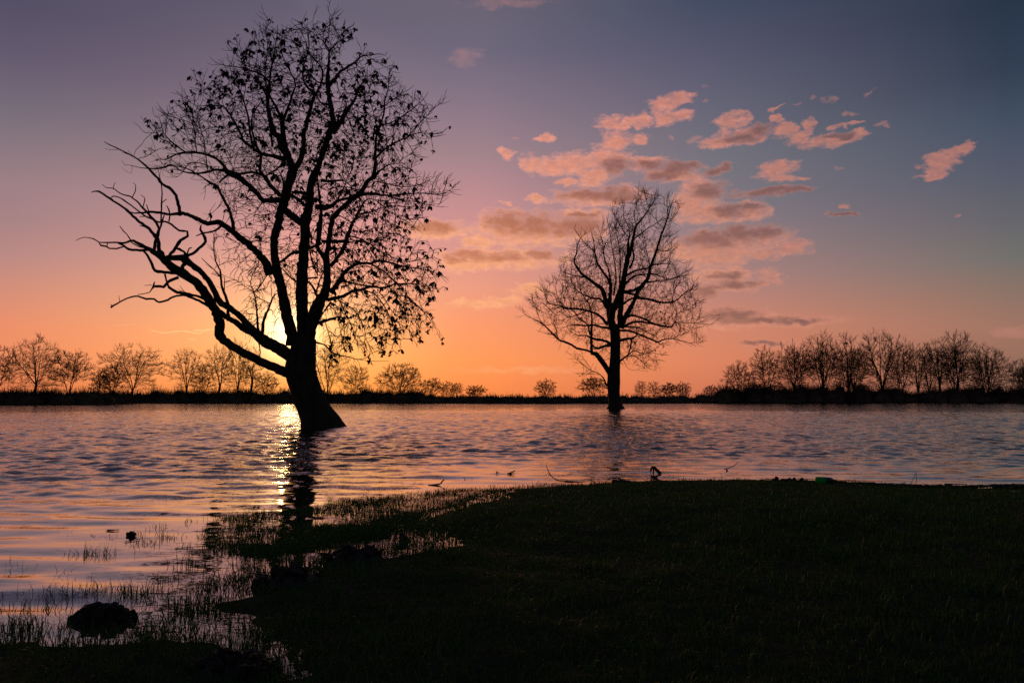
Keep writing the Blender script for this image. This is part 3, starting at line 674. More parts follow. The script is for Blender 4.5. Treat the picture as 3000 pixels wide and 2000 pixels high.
"-662 -259 918 34 -647 -288 992 38 -635 -318 1061 26 -637 -341 1112 19 -637 -348 1129 11",
"-648 -288 1000 23 -630 -294 1010 19 -621 -298 1015 19",
"-414 -78 559 76 -425 -93 609 64 -435 -106 643 56 -437 -124 692 51 -436 -135 723 43 -452 -151 763 31 -456 -165 805 27 -451 -180 861 27 -451 -184 876 18",
"-438 -126 696 30 -477 -106 731 26 -517 -87 763 24 -550 -71 792 16",
"-429 -99 628 28 -423 -114 694 18",
"-416 -71 495 80 -417 -75 535 80 -414 -78 563 80",
"-272 -79 430 64 -268 -113 515 47 -266 -144 582 31 -271 -166 627 23 -279 -179 648 14",
"-255 -76 439 88 -252 -70 487 72 -239 -65 532 56 -222 -60 585 48 -218 -58 606 36 -201 -55 626 28",
"-269 -161 620 27 -260 -105 655 26 -256 -13 726 24",
"-276 -76 407 36 -261 -84 366 28 -259 -92 322 20",
"-221 -61 577 28 -269 -75 599 22 -309 -89 638 14 -378 -111 682 10 -433 -126 704 6",
"-75 -92 956 180 -112 -88 982 185 -146 -86 1007 181 -167 -83 1036 121",
"-127 -89 1088 80 -96 -82 1069 73 -69 -74 1042 73",
"-127 -89 1102 72 -91 -74 1104 81 -62 -61 1103 89",
"-183 -88 1088 105 -227 -79 1135 101 -254 -73 1170 93 -264 -71 1183 89 -287 -65 1214 65 -290 -49 1294 61 -322 -32 1349 58 -335 -20 1387 49 -357 3 1455 42 -358 27 1528 29 -326 52 1602 19",
"-260 -71 1185 65 -342 -24 1218 57 -419 19 1222 46 -467 47 1245 42",
"-247 -73 1170 45 -256 -69 1186 45 -221 -54 1217 49 -182 -38 1259 57",
"-166 -89 1141 44 -172 -104 1173 40 -181 -115 1195 20",
"-174 -51 1276 135 -235 -65 1286 85 -273 -77 1289 81 -315 -98 1315 73 -352 -121 1340 56 -356 -135 1364 52 -377 -168 1413 44 -397 -192 1449 39 -419 -208 1471 31 -456 -223 1469 23 -487 -233 1457 18 -514 -242 1434 14 -513 -250 1391 10",
"-415 -208 1473 24 -471 -188 1503 18 -497 -175 1537 14 -542 -155 1577 10 -575 -136 1626 6",
"-309 -92 1300 57 -339 -57 1391 53 -364 -27 1486 50 -390 -6 1566 37 -428 13 1647 29 -458 25 1690 21 -493 37 1726 17 -506 47 1761 11",
"-242 -33 1341 62 -264 -16 1482 66 -283 9 1585 71 -284 33 1681 55 -336 47 1734 42 -403 54 1760 30 -468 56 1778 25 -518 56 1782 17 -570 55 1804 11 -594 56 1830 6",
"-407 54 1760 25 -432 71 1828 17 -463 93 1913 13 -498 105 1946 9",
"-289 27 1614 50 -331 35 1673 25 -394 41 1745 19 -439 45 1817 15 -499 53 1886 8",
"-671 127 1361 30 -692 153 1434 26 -698 165 1469 26 -721 185 1529 24 -753 204 1594 20 -789 221 1660 18 -803 231 1700 13 -844 242 1714 9 -869 249 1726 7",
"-803 231 1696 11 -806 240 1745 9 -825 246 1775 7",
"-603 106 1254 26 -584 20 1324 23 -569 -37 1369 21 -566 -92 1408 18 -560 -139 1440 16 -529 -189 1474 12 -474 -228 1471 8",
"-559 90 1260 30 -615 99 1294 25 -661 107 1305 30 -702 115 1305 26 -740 127 1263 17 -768 134 1241 13",
"-17 -74 1038 125 27 -54 1039 114 52 -40 1051 102 79 -19 1081 74 119 6 1101 74 162 34 1121 104 215 63 1137 71 286 91 1136 47 367 112 1146 34 450 128 1157 28 534 148 1156 19 588 169 1179 13 650 206 1242 9",
"286 91 1136 30 358 63 1107 25 429 37 1092 19 498 13 1069 12 550 -6 1056 8",
"223 63 1167 42 238 69 1199 29 287 81 1193 27 368 103 1182 21 430 118 1193 17 492 131 1221 11 530 138 1249 6",
"244 -8 1189 74 262 -20 1215 58 293 -32 1236 41 323 -43 1250 25 366 -56 1250 12",
"251 -1 1296 54 296 17 1349 46 351 31 1388 38 392 39 1408 29 420 44 1426 25 457 49 1437 21 537 57 1435 13 570 60 1441 8",
"384 37 1398 29 430 31 1447 21 481 20 1499 19 537 6 1550 15 575 -3 1572 10",
"273 65 1481 30 324 94 1514 26 362 117 1549 26 422 153 1611 22 466 179 1670 13 480 190 1702 9",
"277 84 1589 23 339 121 1656 17 395 149 1703 11",
"248 43 1426 34 241 34 1487 25 225 25 1557 19 200 19 1606 10",
"52 -46 758 101 93 -60 804 89 123 -73 855 101 141 -85 901 90 164 -102 950 72 195 -122 994 68 219 -142 1033 44 240 -155 1050 32 270 -168 1049 24 301 -183 1027 16 331 -198 1003 12",
"199 -122 992 36 268 -152 995 28 307 -172 1006 26 354 -195 1008 27 417 -226 1000 19 479 -256 981 13 519 -275 968 10",
"324 -178 1000 18 374 -199 975 16 417 -219 943 12 490 -248 936 8",
"144 -79 869 88 73 -65 873 85 13 -52 877 81",
"141 -85 897 36 193 -61 886 32 237 -39 866 32 268 -24 840 29 306 -9 826 25 353 7 804 21 405 21 790 14",
"148 -79 866 32 185 -64 877 32 231 -46 868 24 276 -27 897 16 326 -10 921 12",
"43 -23 819 41 82 -48 839 32 123 -73 847 36",
"-41 106 1216 77 6 126 1217 60 41 140 1225 51 70 153 1225 30",
"72 -25 1080 45 76 48 1137 38 77 116 1195 30 75 153 1227 19",
"-1 121 1174 34 44 92 1179 30 103 55 1167 25 171 10 1139 25",
"31 -84 1237 28 67 -66 1238 24 96 -48 1219 16 125 -32 1211 10",
"46 -121 1307 28 86 -104 1305 20 123 -84 1278 16 171 -64 1281 12",
"54 -53 635 125 97 -67 677 104 119 -80 715 92 163 -100 748 84 205 -116 760 71 256 -134 755 63 294 -146 764 55 351 -161 756 43 412 -171 736 35 471 -176 727 23 530 -181 715 16 589 -189 690 10",
"265 -137 750 47 300 -111 734 40 328 -88 714 36 356 -61 686 32 378 -39 661 28 407 -13 628 24 448 16 586 20 487 39 548 16 518 59 508 10 546 79 460 8",
"119 -80 715 36 155 -64 730 24 174 -56 734 16",
"41 -47 597 101 107 -20 619 77 144 -5 641 69 190 11 656 66 236 30 673 66 270 45 669 50 308 64 676 50 335 80 691 42 381 108 697 34 432 139 700 21 492 175 692 13 541 203 679 9",
"105 -70 685 40 150 -35 680 41 192 -3 674 41 236 30 672 41",
"313 64 674 29 353 46 636 25 406 27 621 23 454 1 576 18 515 -28 532 14 542 -48 481 10 572 -63 448 8",
"197 16 652 29 243 39 639 29 273 58 608 27 303 79 560 25 318 94 516 21 337 107 479 19 335 123 430 15 320 143 377 13 348 159 352 8",
"259 41 660 21 296 67 609 21 327 88 557 17 375 106 526 13 435 126 523 11 468 137 516 8",
"334 97 512 17 378 84 490 15 422 68 451 12 441 56 408 8",
"82 -34 605 32 125 -4 576 24 147 9 565 25 171 32 530 23 195 62 475 21 200 83 427 17 222 106 370 13 232 118 337 8",
"89 -26 602 24 132 -53 521 22 160 -70 479 18 182 -91 421 14 202 -108 377 8",
"56 -40 588 65 30 -34 556 36 9 -27 524 24 -4 -22 500 16",
"47 -37 572 28 85 -58 537 18 102 -76 495 16 115 -98 445 12 125 -120 395 8",
"-26 -11 481 81 24 -34 499 73 69 -55 509 52 95 -67 514 36",
"28 -34 491 20 43 -43 450 16 58 -52 400 12",
"-42 -9 404 49 27 -40 385 36 66 -65 351 40 107 -87 334 28 156 -112 325 24 200 -134 312 20 243 -155 317 16 273 -172 337 14 311 -189 352 10",
"196 -134 313 14 278 -157 303 12 356 -178 302 8",
"-4 -43 603 69 -28 -32 650 53 -56 -21 688 45",
"-19 -34 637 45 7 -46 705 32 20 -51 732 28",
"-9 -46 705 36 -57 -35 702 49",
"-14 -46 725 32 -30 -68 782 32 -39 -82 820 28",
"-10 -46 713 28 -23 -17 833 29 -33 -2 898 21",
"-117 -21 688 53 -152 -44 717 32 -168 -58 739 20",
"-91 -82 820 80 -128 -64 816 68 -166 -42 795 61 -209 -18 775 53",
"-46 -87 836 68 -27 -52 851 69 -5 -10 876 70",
"-54 -49 749 28 -29 -38 763 24 -9 -25 794 16",
]
# main limbs in metres from the foot of the tree: x, y, z in cm and radius in mm, repeating
LIMBS2=[
"4 0 -77 1491 4 -5 -3 1236 2 -7 31 987 -3 -8 74 824 -11 -9 139 760 -16 -7 226 760 -16 0 335 816 -9 10 444 774 5 21 553 699 13 33 663 645 15 42 773 630 17 47 884 604 13 48 994 637 8 46 1060 659",
"-14 47 1027 494 -23 103 1132 464 -32 154 1226 489 -40 214 1345 392 -65 232 1370 337 -91 292 1503 260 -120 328 1587 272 -195 363 1650 228 -282 399 1724 194 -370 431 1799 161 -435 461 1896 138 -468 484 1982 115 -431 500 2114 81 -424 500 2207 64 -383 500 2301 52 -418 500 2360 41 -458 500 2430 35 -440 500 2501 23",
"-36 199 1310 335 -32 135 1470 233 -31 89 1598 233 -73 57 1682 155 -166 6 1796 132 -225 -35 1889 110 -251 -81 1991 98 -320 -123 2049 54 -378 -160 2097 43 -436 -203 2153 38 -375 -253 2208 21",
"-251 -81 1980 76 -266 -130 2114 44 -303 -176 2236 22",
"-20 89 1598 133 -62 48 1792 99 -120 15 1942 66 -145 -24 2113 44 -181 -65 2260 22",
"13 135 1470 122 56 194 1704 90 46 269 1944 68 25 350 2166 46 5 442 2418 29 -22 495 2570 17",
"96 165 1586 112 93 44 1836 77 70 -51 2041 49 29 -122 2203 33",
"-36 89 1108 464 -15 26 1256 439 15 1 1320 482 55 -36 1425 437 90 -70 1530 403 112 -114 1655 326 134 -180 1808 313 151 -233 1907 322 184 -304 2013 235 196 -372 2107 180 213 -470 2235 137 262 -500 2303 94 337 -500 2399 73 401 -500 2495 52 465 -500 2591 32 481 -500 2623 16",
"156 -233 1907 193 144 -293 2059 128 157 -355 2197 74 120 -399 2284 53 71 -447 2369 32 65 -500 2484 16",
"145 -324 2139 75 90 -305 2208 53 21 -271 2357 43 -39 -246 2483 32 -14 -231 2574 16",
"196 -372 2107 95 278 -392 2156 74 379 -423 2235 58 500 -460 2302 42 555 -482 2361 21",
"218 -478 2255 53 190 -500 2388 37 233 -500 2548 26 251 -500 2676 16",
"401 -500 2484 37 349 -500 2527 26 309 -500 2687 16",
"182 -163 1778 184 222 -227 1887 108 203 -286 1995 86",
"74 47 1038 352 81 7 1210 329 88 -31 1371 328 91 -55 1477 327 90 -70 1541 272",
"85 47 1038 330 129 43 1137 341 184 39 1236 330 251 37 1357 253 309 44 1491 231 379 60 1593 243 451 83 1686 233 493 120 1827 200 546 159 1958 190 601 200 2101 157 655 235 2257 124 706 255 2387 113 755 265 2516 85 802 265 2666 62 826 262 2746 45 872 257 2837 23",
"761 265 2539 51 750 230 2680 34 750 189 2842 17",
"771 262 2469 51 848 223 2541 40 908 177 2655 23",
"705 255 2376 45 611 226 2472 34 595 191 2636 17",
"617 200 2079 56 744 245 2076 45 819 275 2128 34 863 294 2166 23",
"666 235 2268 45 825 294 2292 34 953 350 2397 17",
"495 130 1851 67 436 38 2014 39 402 -40 2154 22",
"131 -130 1685 152 266 -107 1755 109 390 -85 1781 98 527 -58 1841 77 663 -34 1856 44 742 -21 1858 27",
"110 -81 1562 163 234 -31 1679 120 338 4 1718 110 502 55 1737 88 595 83 1720 66 724 121 1681 44 842 150 1708 28",
"426 72 1629 111 574 93 1654 89 688 107 1668 67 813 120 1692 44 929 133 1773 22",
"96 -59 1488 196 249 9 1519 165 345 56 1576 144",
"96 -59 1488 164 286 -27 1448 131 331 -19 1416 142 466 2 1397 153 590 24 1367 143 751 58 1371 121 846 85 1419 77 956 127 1514 56 1079 169 1576 33 1131 197 1648 17",
"762 58 1376 66 785 104 1488 44 881 176 1656 28 980 217 1719 17",
"100 -21 1328 142 221 -20 1405 120 342 -19 1411 131",
"83 27 1113 241 197 -19 1185 164 301 -51 1171 109 404 -79 1124 130 477 -96 1079 141 602 -115 1045 130 708 -125 1038 108 751 -130 1086 70 878 -140 1085 49 1036 -158 1073 32 1189 -185 1060 27 1280 -215 1132 16",
"107 47 1038 187 221 -2 1099 153 334 -45 1106 120 466 -96 1077 119",
"740 -129 1076 49 748 -150 1150 38 818 -179 1222 27 949 -221 1260 21 1028 -247 1290 16",
"983 -153 1073 32 1048 -197 1134 27 1172 -261 1175 16",
"118 46 1054 110 307 -6 1033 76 410 -38 975 65 502 -65 935 43 563 -91 1003 32 666 -120 1022 22",
"73 48 1005 154 201 19 991 131 328 -4 945 120 455 -22 889 120 551 -30 850 109 626 -36 883 76 734 -42 893 65 841 -49 865 49 946 -60 832 38 1030 -71 793 22",
"936 -60 837 27 1036 -46 833 22 1132 -32 843 16",
"734 -42 893 43 854 6 946 33 1000 63 1006 22 1110 106 1043 17",
"50 46 867 208 157 29 893 175 232 18 898 153 286 8 941 98 285 -6 1033 44",
"222 21 892 109 203 -23 791 98 161 -74 679 65 134 -105 612 49",
"33 24 586 197 76 15 613 131 129 4 651 98 183 -6 694 87 247 -17 737 65 353 -31 703 43 470 -45 713 27 565 -57 691 16",
"160 -82 668 54 262 -119 655 43 350 -163 567 32 419 -195 501 21 498 -225 468 11",
"108 10 629 44 178 -20 508 27 314 -51 485 16",
"-47 7 422 327 -89 -27 486 326 -142 -70 560 335 -201 -114 634 323 -258 -153 691 301 -315 -179 694 193",
"-292 -166 695 161 -333 -146 720 140 -405 -112 747 129 -487 -72 766 141 -549 -34 812 141 -622 9 848 142 -706 60 885 132 -780 122 967 111 -843 175 1038 95 -919 232 1111 78 -995 280 1161 62 -1084 331 1211 45 -1151 367 1255 28 -1174 401 1334 17",
"-309 -179 694 182 -323 -267 838 181 -328 -328 940 158 -329 -399 1060 105 -340 -464 1179 83 -364 -500 1259 73 -405 -500 1322 62 -457 -500 1406 42 -498 -500 1479 26",
"-343 -313 920 106 -374 -266 1052 85 -456 -231 1120 75 -537 -189 1221 64 -589 -169 1256 65 -683 -129 1326 43 -734 -85 1440 27",
"-74 89 1086 221 -106 97 1120 199 -159 111 1188 155 -257 130 1246 144 -355 147 1276 133 -486 173 1301 111 -595 197 1304 112 -683 220 1323 56 -750 239 1297 28",
"-344 143 1264 67 -446 127 1223 55 -558 110 1182 55 -619 102 1198 33",
"-36 47 1027 187 -71 33 1036 176 -174 -7 1044 131 -265 -43 1062 131 -378 -85 1053 119 -512 -133 1059 86 -562 -149 1058 43",
"-28 44 828 208 -60 49 840 197 -124 59 873 165 -254 79 897 154 -361 99 943 77 -448 115 939 55 -557 141 1002 33",
"-28 44 817 186 -138 -54 794 152 -223 -133 762 151 -283 -191 780 107 -321 -245 819 85",
"-55 184 1297 167 -81 196 1321 156 -142 240 1428 135 -250 285 1456 113 -336 325 1495 91 -401 357 1534 68 -487 407 1610 46 -575 459 1699 29 -618 500 1798 17",
"-261 285 1454 79 -327 303 1424 57 -427 330 1428 45 -537 362 1466 34 -649 394 1465 23",
"-292 407 1737 114 -391 450 1767 80 -480 486 1784 69 -571 500 1822 52 -663 500 1857 29",
"-595 197 1304 78 -682 240 1348 79 -825 304 1390 51 -878 361 1523 34 -1001 430 1637 17",
"-71 -2 291 217 -116 -16 313 141 -140 -36 377 76 -207 -63 441 54 -308 -97 483 43 -431 -148 567 32 -542 -200 651 21",
"-139 -31 356 54 -245 -4 389 38 -373 27 346 22 -426 41 314 16",
"-196 -56 431 32 -331 3 443 27 -477 70 445 16",
"-308 -97 483 27 -358 -70 582 22 -462 -28 703 16",
"-919 232 1111 45 -973 268 1239 28 -1005 306 1379 17",
"-780 122 967 44 -888 178 983 28 -986 230 1021 17",
"-706 60 885 44 -752 10 1034 33 -777 -49 1204 22",
]
CROWN1=[(-9.42,14.88),(-9.18,15.3),(-8.36,15.64),(-7.56,16.41),(-7.07,16.76),(-6.32,17.01),(-5.92,17.61),(-5.26,17.96),(-4.95,18.65),(-4.46,19.08),(-3.62,19.26),(-3.05,19.86),(-2.63,19.6),(-1.79,19.69),(-0.96,19.95),(-0.03,19.95),(0.47,20.04),(1.23,19.43),(0.74,18.65),(0.92,18.13),(2.09,17.96),(2.27,17.18),(3.27,17.53),(3.77,17.44),(4.2,16.41),(5.12,16.24),(5.79,15.73),(5.79,15.22),(5.46,14.54),(5.8,14.2),(5.14,13.52),(4.81,13.01),(4.9,12.5),(5.48,12.17),(6.55,11.91),(6.56,11.32),(5.9,10.65),(5.33,10.32),(4.84,9.82),(5.01,9.15),(5.67,8.98),(5.84,7.33),(5.98,6.83),(5.82,6.17),(5.94,4.86),(5.78,4.29),(5.29,4.37),(4.72,4.04),(4.32,3.88),(3.84,3.39),(3.11,3.31),(2.62,3.39),(1.65,2.9),(0.35,2.9),(-0.14,3.07),(-0.24,4.04),(-0.58,4.7),(-1.46,4.04),(-1.61,3.39),(-2.58,3.23),(-4.04,3.23),(-4.7,3.72),(-4.55,4.21),(-4.89,4.7),(-4.27,5.68),(-4.62,6.5),(-4.97,7.49),(-4.83,8.32),(-5.01,8.98),(-5.72,10.65),(-5.82,11.32),(-6.42,12.0),(-7.42,12.33),(-8.58,12.33),(-9.09,12.67),(-8.95,13.52),(-9.3,14.03)]
CROWN2=[(-11.92,13.86),(-11.79,15.18),(-11.0,15.62),(-10.16,15.98),(-8.71,16.73),(-7.83,18.51),(-6.5,20.29),(-5.39,21.18),(-5.82,22.3),(-5.16,23.41),(-4.28,22.3),(-2.73,23.19),(-1.83,24.53),(-0.5,25.21),(-0.05,26.33),(1.28,26.78),(2.17,27.23),(3.3,28.49),(4.4,28.45),(5.85,27.59),(5.74,25.88),(4.9,22.3),(6.25,24.53),(7.06,28.13),(8.29,27.77),(8.98,26.33),(8.54,23.86),(8.88,23.1),(8.29,22.3),(8.27,20.96),(8.24,19.17),(9.25,18.51),(10.72,17.4),(10.95,15.62),(11.46,14.3),(12.09,12.97),(13.51,11.65),(11.61,10.55),(11.15,9.24),(11.44,8.45),(10.47,8.05),(8.73,8.58),(6.55,8.36),(6.95,6.39),(6.06,4.87),(4.31,4.65),(2.57,4.87),(1.28,6.39),(0.61,4.65),(-1.56,4.87),(-1.58,3.13),(-4.41,3.13),(-5.48,5.96),(-5.47,6.83),(-4.38,6.83),(-1.77,5.74),(-3.51,7.27),(-5.25,8.14),(-8.74,8.8),(-9.61,9.9),(-7.86,9.46),(-10.48,11.65),(-11.57,12.53)]
FAR_TREES=[(-100.8,150.3,11.6,4.0,3),(-95.3,153.9,13.5,4.5,3),(-91.8,159.3,11.3,4.1,3),(-90.4,168.2,7.3,1.9,2),(-93.0,178.6,9.4,2.7,1),(-97.5,197.2,15.2,7.4,3),(-88.2,208.5,14.7,3.7,2),(-83.2,207.8,10.9,3.3,2),(-79.1,207.6,15.6,3.9,1),(-72.7,204.3,16.4,3.3,2),(-70.0,206.2,15.2,2.7,1),(-65.5,204.7,8.2,2.9,1),(-48.9,204.0,16.6,4.5,3),(-41.5,203.6,10.0,3.3,2),(-29.5,204.3,10.4,5.6,4),(-21.5,208.6,6.9,2.8,3),(-23.1,277.1,7.2,2.7,2),(-19.5,274.8,6.7,2.0,2),(-12.6,270.7,5.7,3.4,3),(11.6,261.2,7.5,3.5,2),(28.2,264.7,8.5,4.7,3),(45.2,269.3,7.4,2.0,2),(50.0,270.7,7.2,2.4,3),(55.6,272.3,6.7,2.9,3),(60.7,273.3,7.2,2.4,3),(70.2,270.6,5.7,2.2,2),(60.8,205.6,11.0,3.7,4),(68.8,207.9,14.8,4.1,2),(76.8,208.8,17.0,4.2,3),(84.3,208.8,19.1,3.9,3),(93.0,212.4,19.1,4.3,3),(102.4,212.5,19.7,6.2,4),(116.5,220.1,17.6,3.5,2),(123.0,221.1,18.7,3.7,2),(127.8,220.5,20.1,5.1,3),(136.9,221.2,16.1,5.7,3),(150.9,227.3,13.0,3.6,2)]



def resample(pts, rad_, step):
    """Catmull-Rom through the traced points"""
    P = np.asarray(pts, float)
    R_ = np.asarray(rad_, float)
    Q = np.vstack([2 * P[0] - P[1], P, 2 * P[-1] - P[-2]])
    op, orr = [], []
    for i in range(len(P) - 1):
        L = np.linalg.norm(P[i + 1] - P[i])
        n = max(1, int(round(L / step)))
        for j in range(n):
            t = j / n
            p0, p1, p2, p3 = Q[i], Q[i + 1], Q[i + 2], Q[i + 3]
            op.append(0.5 * (2 * p1 + (p2 - p0) * t + (2 * p0 - 5 * p1 + 4 * p2 - p3) * t * t + (3 * p1 - p0 - 3 * p2 + p3) * t ** 3))
            orr.append(R_[i] * (1 - t) + R_[i + 1] * t)
    op.append(P[-1])
    orr.append(R_[-1])
    return np.array(op), np.array(orr)


def tube(P, R_, k, rng, rough=0.0, level=False, ridges=0):
    n = len(P)
    T = np.gradient(P, axis=0)
    T /= np.linalg.norm(T, axis=1)[:, None] + 1e-9
    V = []
    up = np.array([0.0, 1.0, 0.0]) if abs(T[0][1]) < 0.8 else np.array([1.0, 0, 0])
    th = np.arange(k) / k * 2 * math.pi
    ph = rng.uniform(0, 6.28, 4)
    for i in range(n):
        if level:
            a, b = np.array([1.0, 0, 0]), np.array([0, 1.0, 0])
        else:
            a = up - T[i] * np.dot(up, T[i])
            a /= np.linalg.norm(a) + 1e-9
            b = np.cross(T[i], a)
            up = a
        rr = R_[i] * (1 + rough * (rng.uniform(-1, 1, k) * 0.6 + 0.7 * np.sin(2 * th + ph[0] + i * 0.35) + 0.5 * np.sin(3 * th + ph[1] - i * 0.5)))
        if ridges:
            rr = rr * (1 + (0.03 + 0.07 * max(0.0, 1 - i / 10)) * np.sin(ridges * 0.67 // 1 * th + 0.4) + 0.035 * np.sin(ridges * th + 1.3 * np.sin(i * 0.23 + ph[2])) + 0.02 * np.sin((ridges * 2 + 1) * th + i * 0.4))
        V.append(P[i] + np.outer(np.cos(th) * rr, a) + np.outer(np.sin(th) * rr, b))
    V = np.concatenate(V)
    idx = np.arange(n * k).reshape(n, k)
    nx = np.roll(idx, -1, axis=1)
    F = np.stack([idx[:-1], nx[:-1], nx[1:], idx[1:]], -1).reshape(-1, 4)
    V = np.vstack([V, P[-1] + T[-1] * R_[-1] * 0.8, P[0]])
    tipf = np.stack([idx[-1], nx[-1], np.full(k, n * k)], -1)
    basef = np.stack([nx[0], idx[0], np.full(k, n * k + 1)], -1)
    return V, F, np.vstack([tipf, basef])


def join_tubes(lst):
    Vs, Fs, Ts, o = [], [], [], 0
    for V, F, T3 in lst:
        Vs.append(V)
        Fs.append(F + o)
        Ts.append(T3 + o)
        o += len(V)
    return np.vstack(Vs), [np.vstack(Fs), np.vstack(Ts)]


def segments(A, B, ra, rb, k=3):
    """one small prism per twig segment"""
    D = B - A
    D /= np.linalg.norm(D, axis=1)[:, None] + 1e-9
    ref = np.where(np.abs(D[:, 2:3]) < 0.9, [[0, 0, 1.0]], [[1.0, 0, 0]])
    U = np.cross(D, ref)
    U /= np.linalg.norm(U, axis=1)[:, None] + 1e-9
    W_ = np.cross(D, U)
    th = np.arange(k) / k * 2 * math.pi
    c, s = np.cos(th), np.sin(th)
    ring = U[:, None, :] * c[None, :, None] + W_[:, None, :] * s[None, :, None]
    V = np.stack([A[:, None, :] + ring * ra[:, None, None], B[:, None, :] + ring * rb[:, None, None]], 1)
    n = len(A)
    base = (np.arange(n) * 2 * k)[:, None]
    i = np.arange(k)[None, :]
    j = (i + 1) % k
    F = np.stack([base + i, base + j, base + k + j, base + k + i], -1).reshape(-1, 4)
    return V.reshape(-1, 3), F


def grow(nodes, dirs, attr, step, kill, iters, rng, bias=(0, 0, 0.0), inertia=0.45, jitter=0.25, maxkids=3):
    """twigs grow from the given nodes towards points spread through the crown"""
    cap = len(nodes) + len(attr) * 14 + 2000
    N = np.zeros((cap, 3))
    Dn = np.zeros((cap, 3))
    par = np.full(cap, -1)
    kids = np.zeros(cap, int)
    n = len(nodes)
    N[:n] = nodes
    Dn[:n] = dirs
    near_i = np.zeros(len(attr), int)
    near_d = np.full(len(attr), 1e9)
    alive = np.ones(len(attr), bool)
    new0, new1 = 0, n
    bias = np.array(bias)
    for it in range(iters):
        ai = np.nonzero(alive)[0]
        if not len(ai):
            break
        for c0 in range(new0, new1, 1500):
            c1 = min(new1, c0 + 1500)
            d = np.sqrt(((attr[ai][:, None, :] - N[None, c0:c1]) ** 2).sum(-1)) if len(ai) * (c1 - c0) < 3e6 else None
            if d is None:
                bi = np.zeros(len(ai), int)
                bd = np.zeros(len(ai))
                for q in range(0, len(ai), 400):
                    dd = ((attr[ai[q:q + 400]][:, None, :] - N[None, c0:c1]) ** 2).sum(-1)
                    bi[q:q + 400] = dd.argmin(1)
                    bd[q:q + 400] = np.sqrt(dd.min(1))
            else:
                bi = d.argmin(1)
                bd = d.min(1)
            m = bd < near_d[ai]
            near_d[ai[m]] = bd[m]
            near_i[ai[m]] = bi[m] + c0
        alive &= near_d > kill
        ai = np.nonzero(alive)[0]
        if not len(ai):
            break
        v = attr[ai] - N[near_i[ai]]
        v /= np.linalg.norm(v, axis=1)[:, None] + 1e-9
        acc = np.zeros((n, 3))
        np.add.at(acc, near_i[ai], v)
        src = np.unique(near_i[ai])
        src = src[kids[src] < maxkids]
        if not len(src) or n + len(src) > cap:
            break
        g = acc[src]
        g /= np.linalg.norm(g, axis=1)[:, None] + 1e-9
        g = g + inertia * Dn[src] + bias + rng.normal(0, jitter, g.shape)
        g /= np.linalg.norm(g, axis=1)[:, None] + 1e-9
        m = len(src)
        N[n:n + m] = N[src] + g * step
        Dn[n:n + m] = g
        par[n:n + m] = src
        kids[src] += 1
        new0, new1 = n, n + m
        n += m
    return N[:n], Dn[:n], par[:n], kids[:n]


def twig_radii(par, n0, tip, expo=2.4):
    n = len(par)
    acc = np.zeros(n)
    for i in range(n - 1, n0 - 1, -1):
        if acc[i] == 0:
            acc[i] = tip ** expo
        p = par[i]
        if p >= n0:
            acc[p] += acc[i]
    return acc ** (1 / expo)


def in_poly(px, py, poly):
    return poly_sd(px, py, poly) < 0


def leaf_shape(rng, n):
    """a drooping bunch of n dead leaves hanging from the origin"""
    V, F = [np.zeros(3)], []
    for _ in range(n):
        a = rng.uniform(0, 6.28)
        out = rng.uniform(0.15, 0.9)
        d = np.array([math.cos(a) * out, math.sin(a) * out, -rng.uniform(0.25, 1.0)])
        d /= np.linalg.norm(d)
        s = np.cross(d, [math.sin(a * 2), math.cos(a * 3), 0.5])
        s /= np.linalg.norm(s)
        L = rng.uniform(0.11, 0.22)
        w = rng.uniform(0.030, 0.052)
        nrm = np.cross(d, s)
        m = d * L * 0.62 + nrm * 0.015
        e = d * L - nrm * 0.02 + np.array([0, 0, -0.02])
        o = len(V)
        V += [m + s * w, m - s * w, e]
        F += [[0, o, o + 1], [o, o + 2, o + 1]]
    return np.array(V), np.array(F)


def shoots(N, D, L, nseg, spread, bias, jit, r0, r1, rng):
    """fine side shoots: they leave their twig at an angle and bend with the bias"""
    n = len(N)
    d = D + rng.normal(0, spread, (n, 3))
    d /= np.linalg.norm(d, axis=1)[:, None] + 1e-9
    p = N.copy()
    As, Bs, ra, rb, Ns, Ds = [], [], [], [], [], []
    for s in range(nseg):
        d = d + bias + rng.normal(0, jit, (n, 3))
        d /= np.linalg.norm(d, axis=1)[:, None] + 1e-9
        q = p + d * (L / nseg)[:, None]
        As.append(p)
        Bs.append(q)
        ra.append(np.full(n, r0 + (r1 - r0) * s / nseg))
        rb.append(np.full(n, r0 + (r1 - r0) * (s + 1) / nseg))
        Ns.append(q)
        Ds.append(d.copy())
        p = q
    return np.vstack(As), np.vstack(Bs), np.concatenate(ra), np.concatenate(rb), Ns, Ds


def parse_limbs(rows):
    L = []
    for r in rows:
        a = np.array(r.split(), float).reshape(-1, 4)
        L.append((a[:, :3] / 100.0, a[:, 3] / 1000.0))
    return L


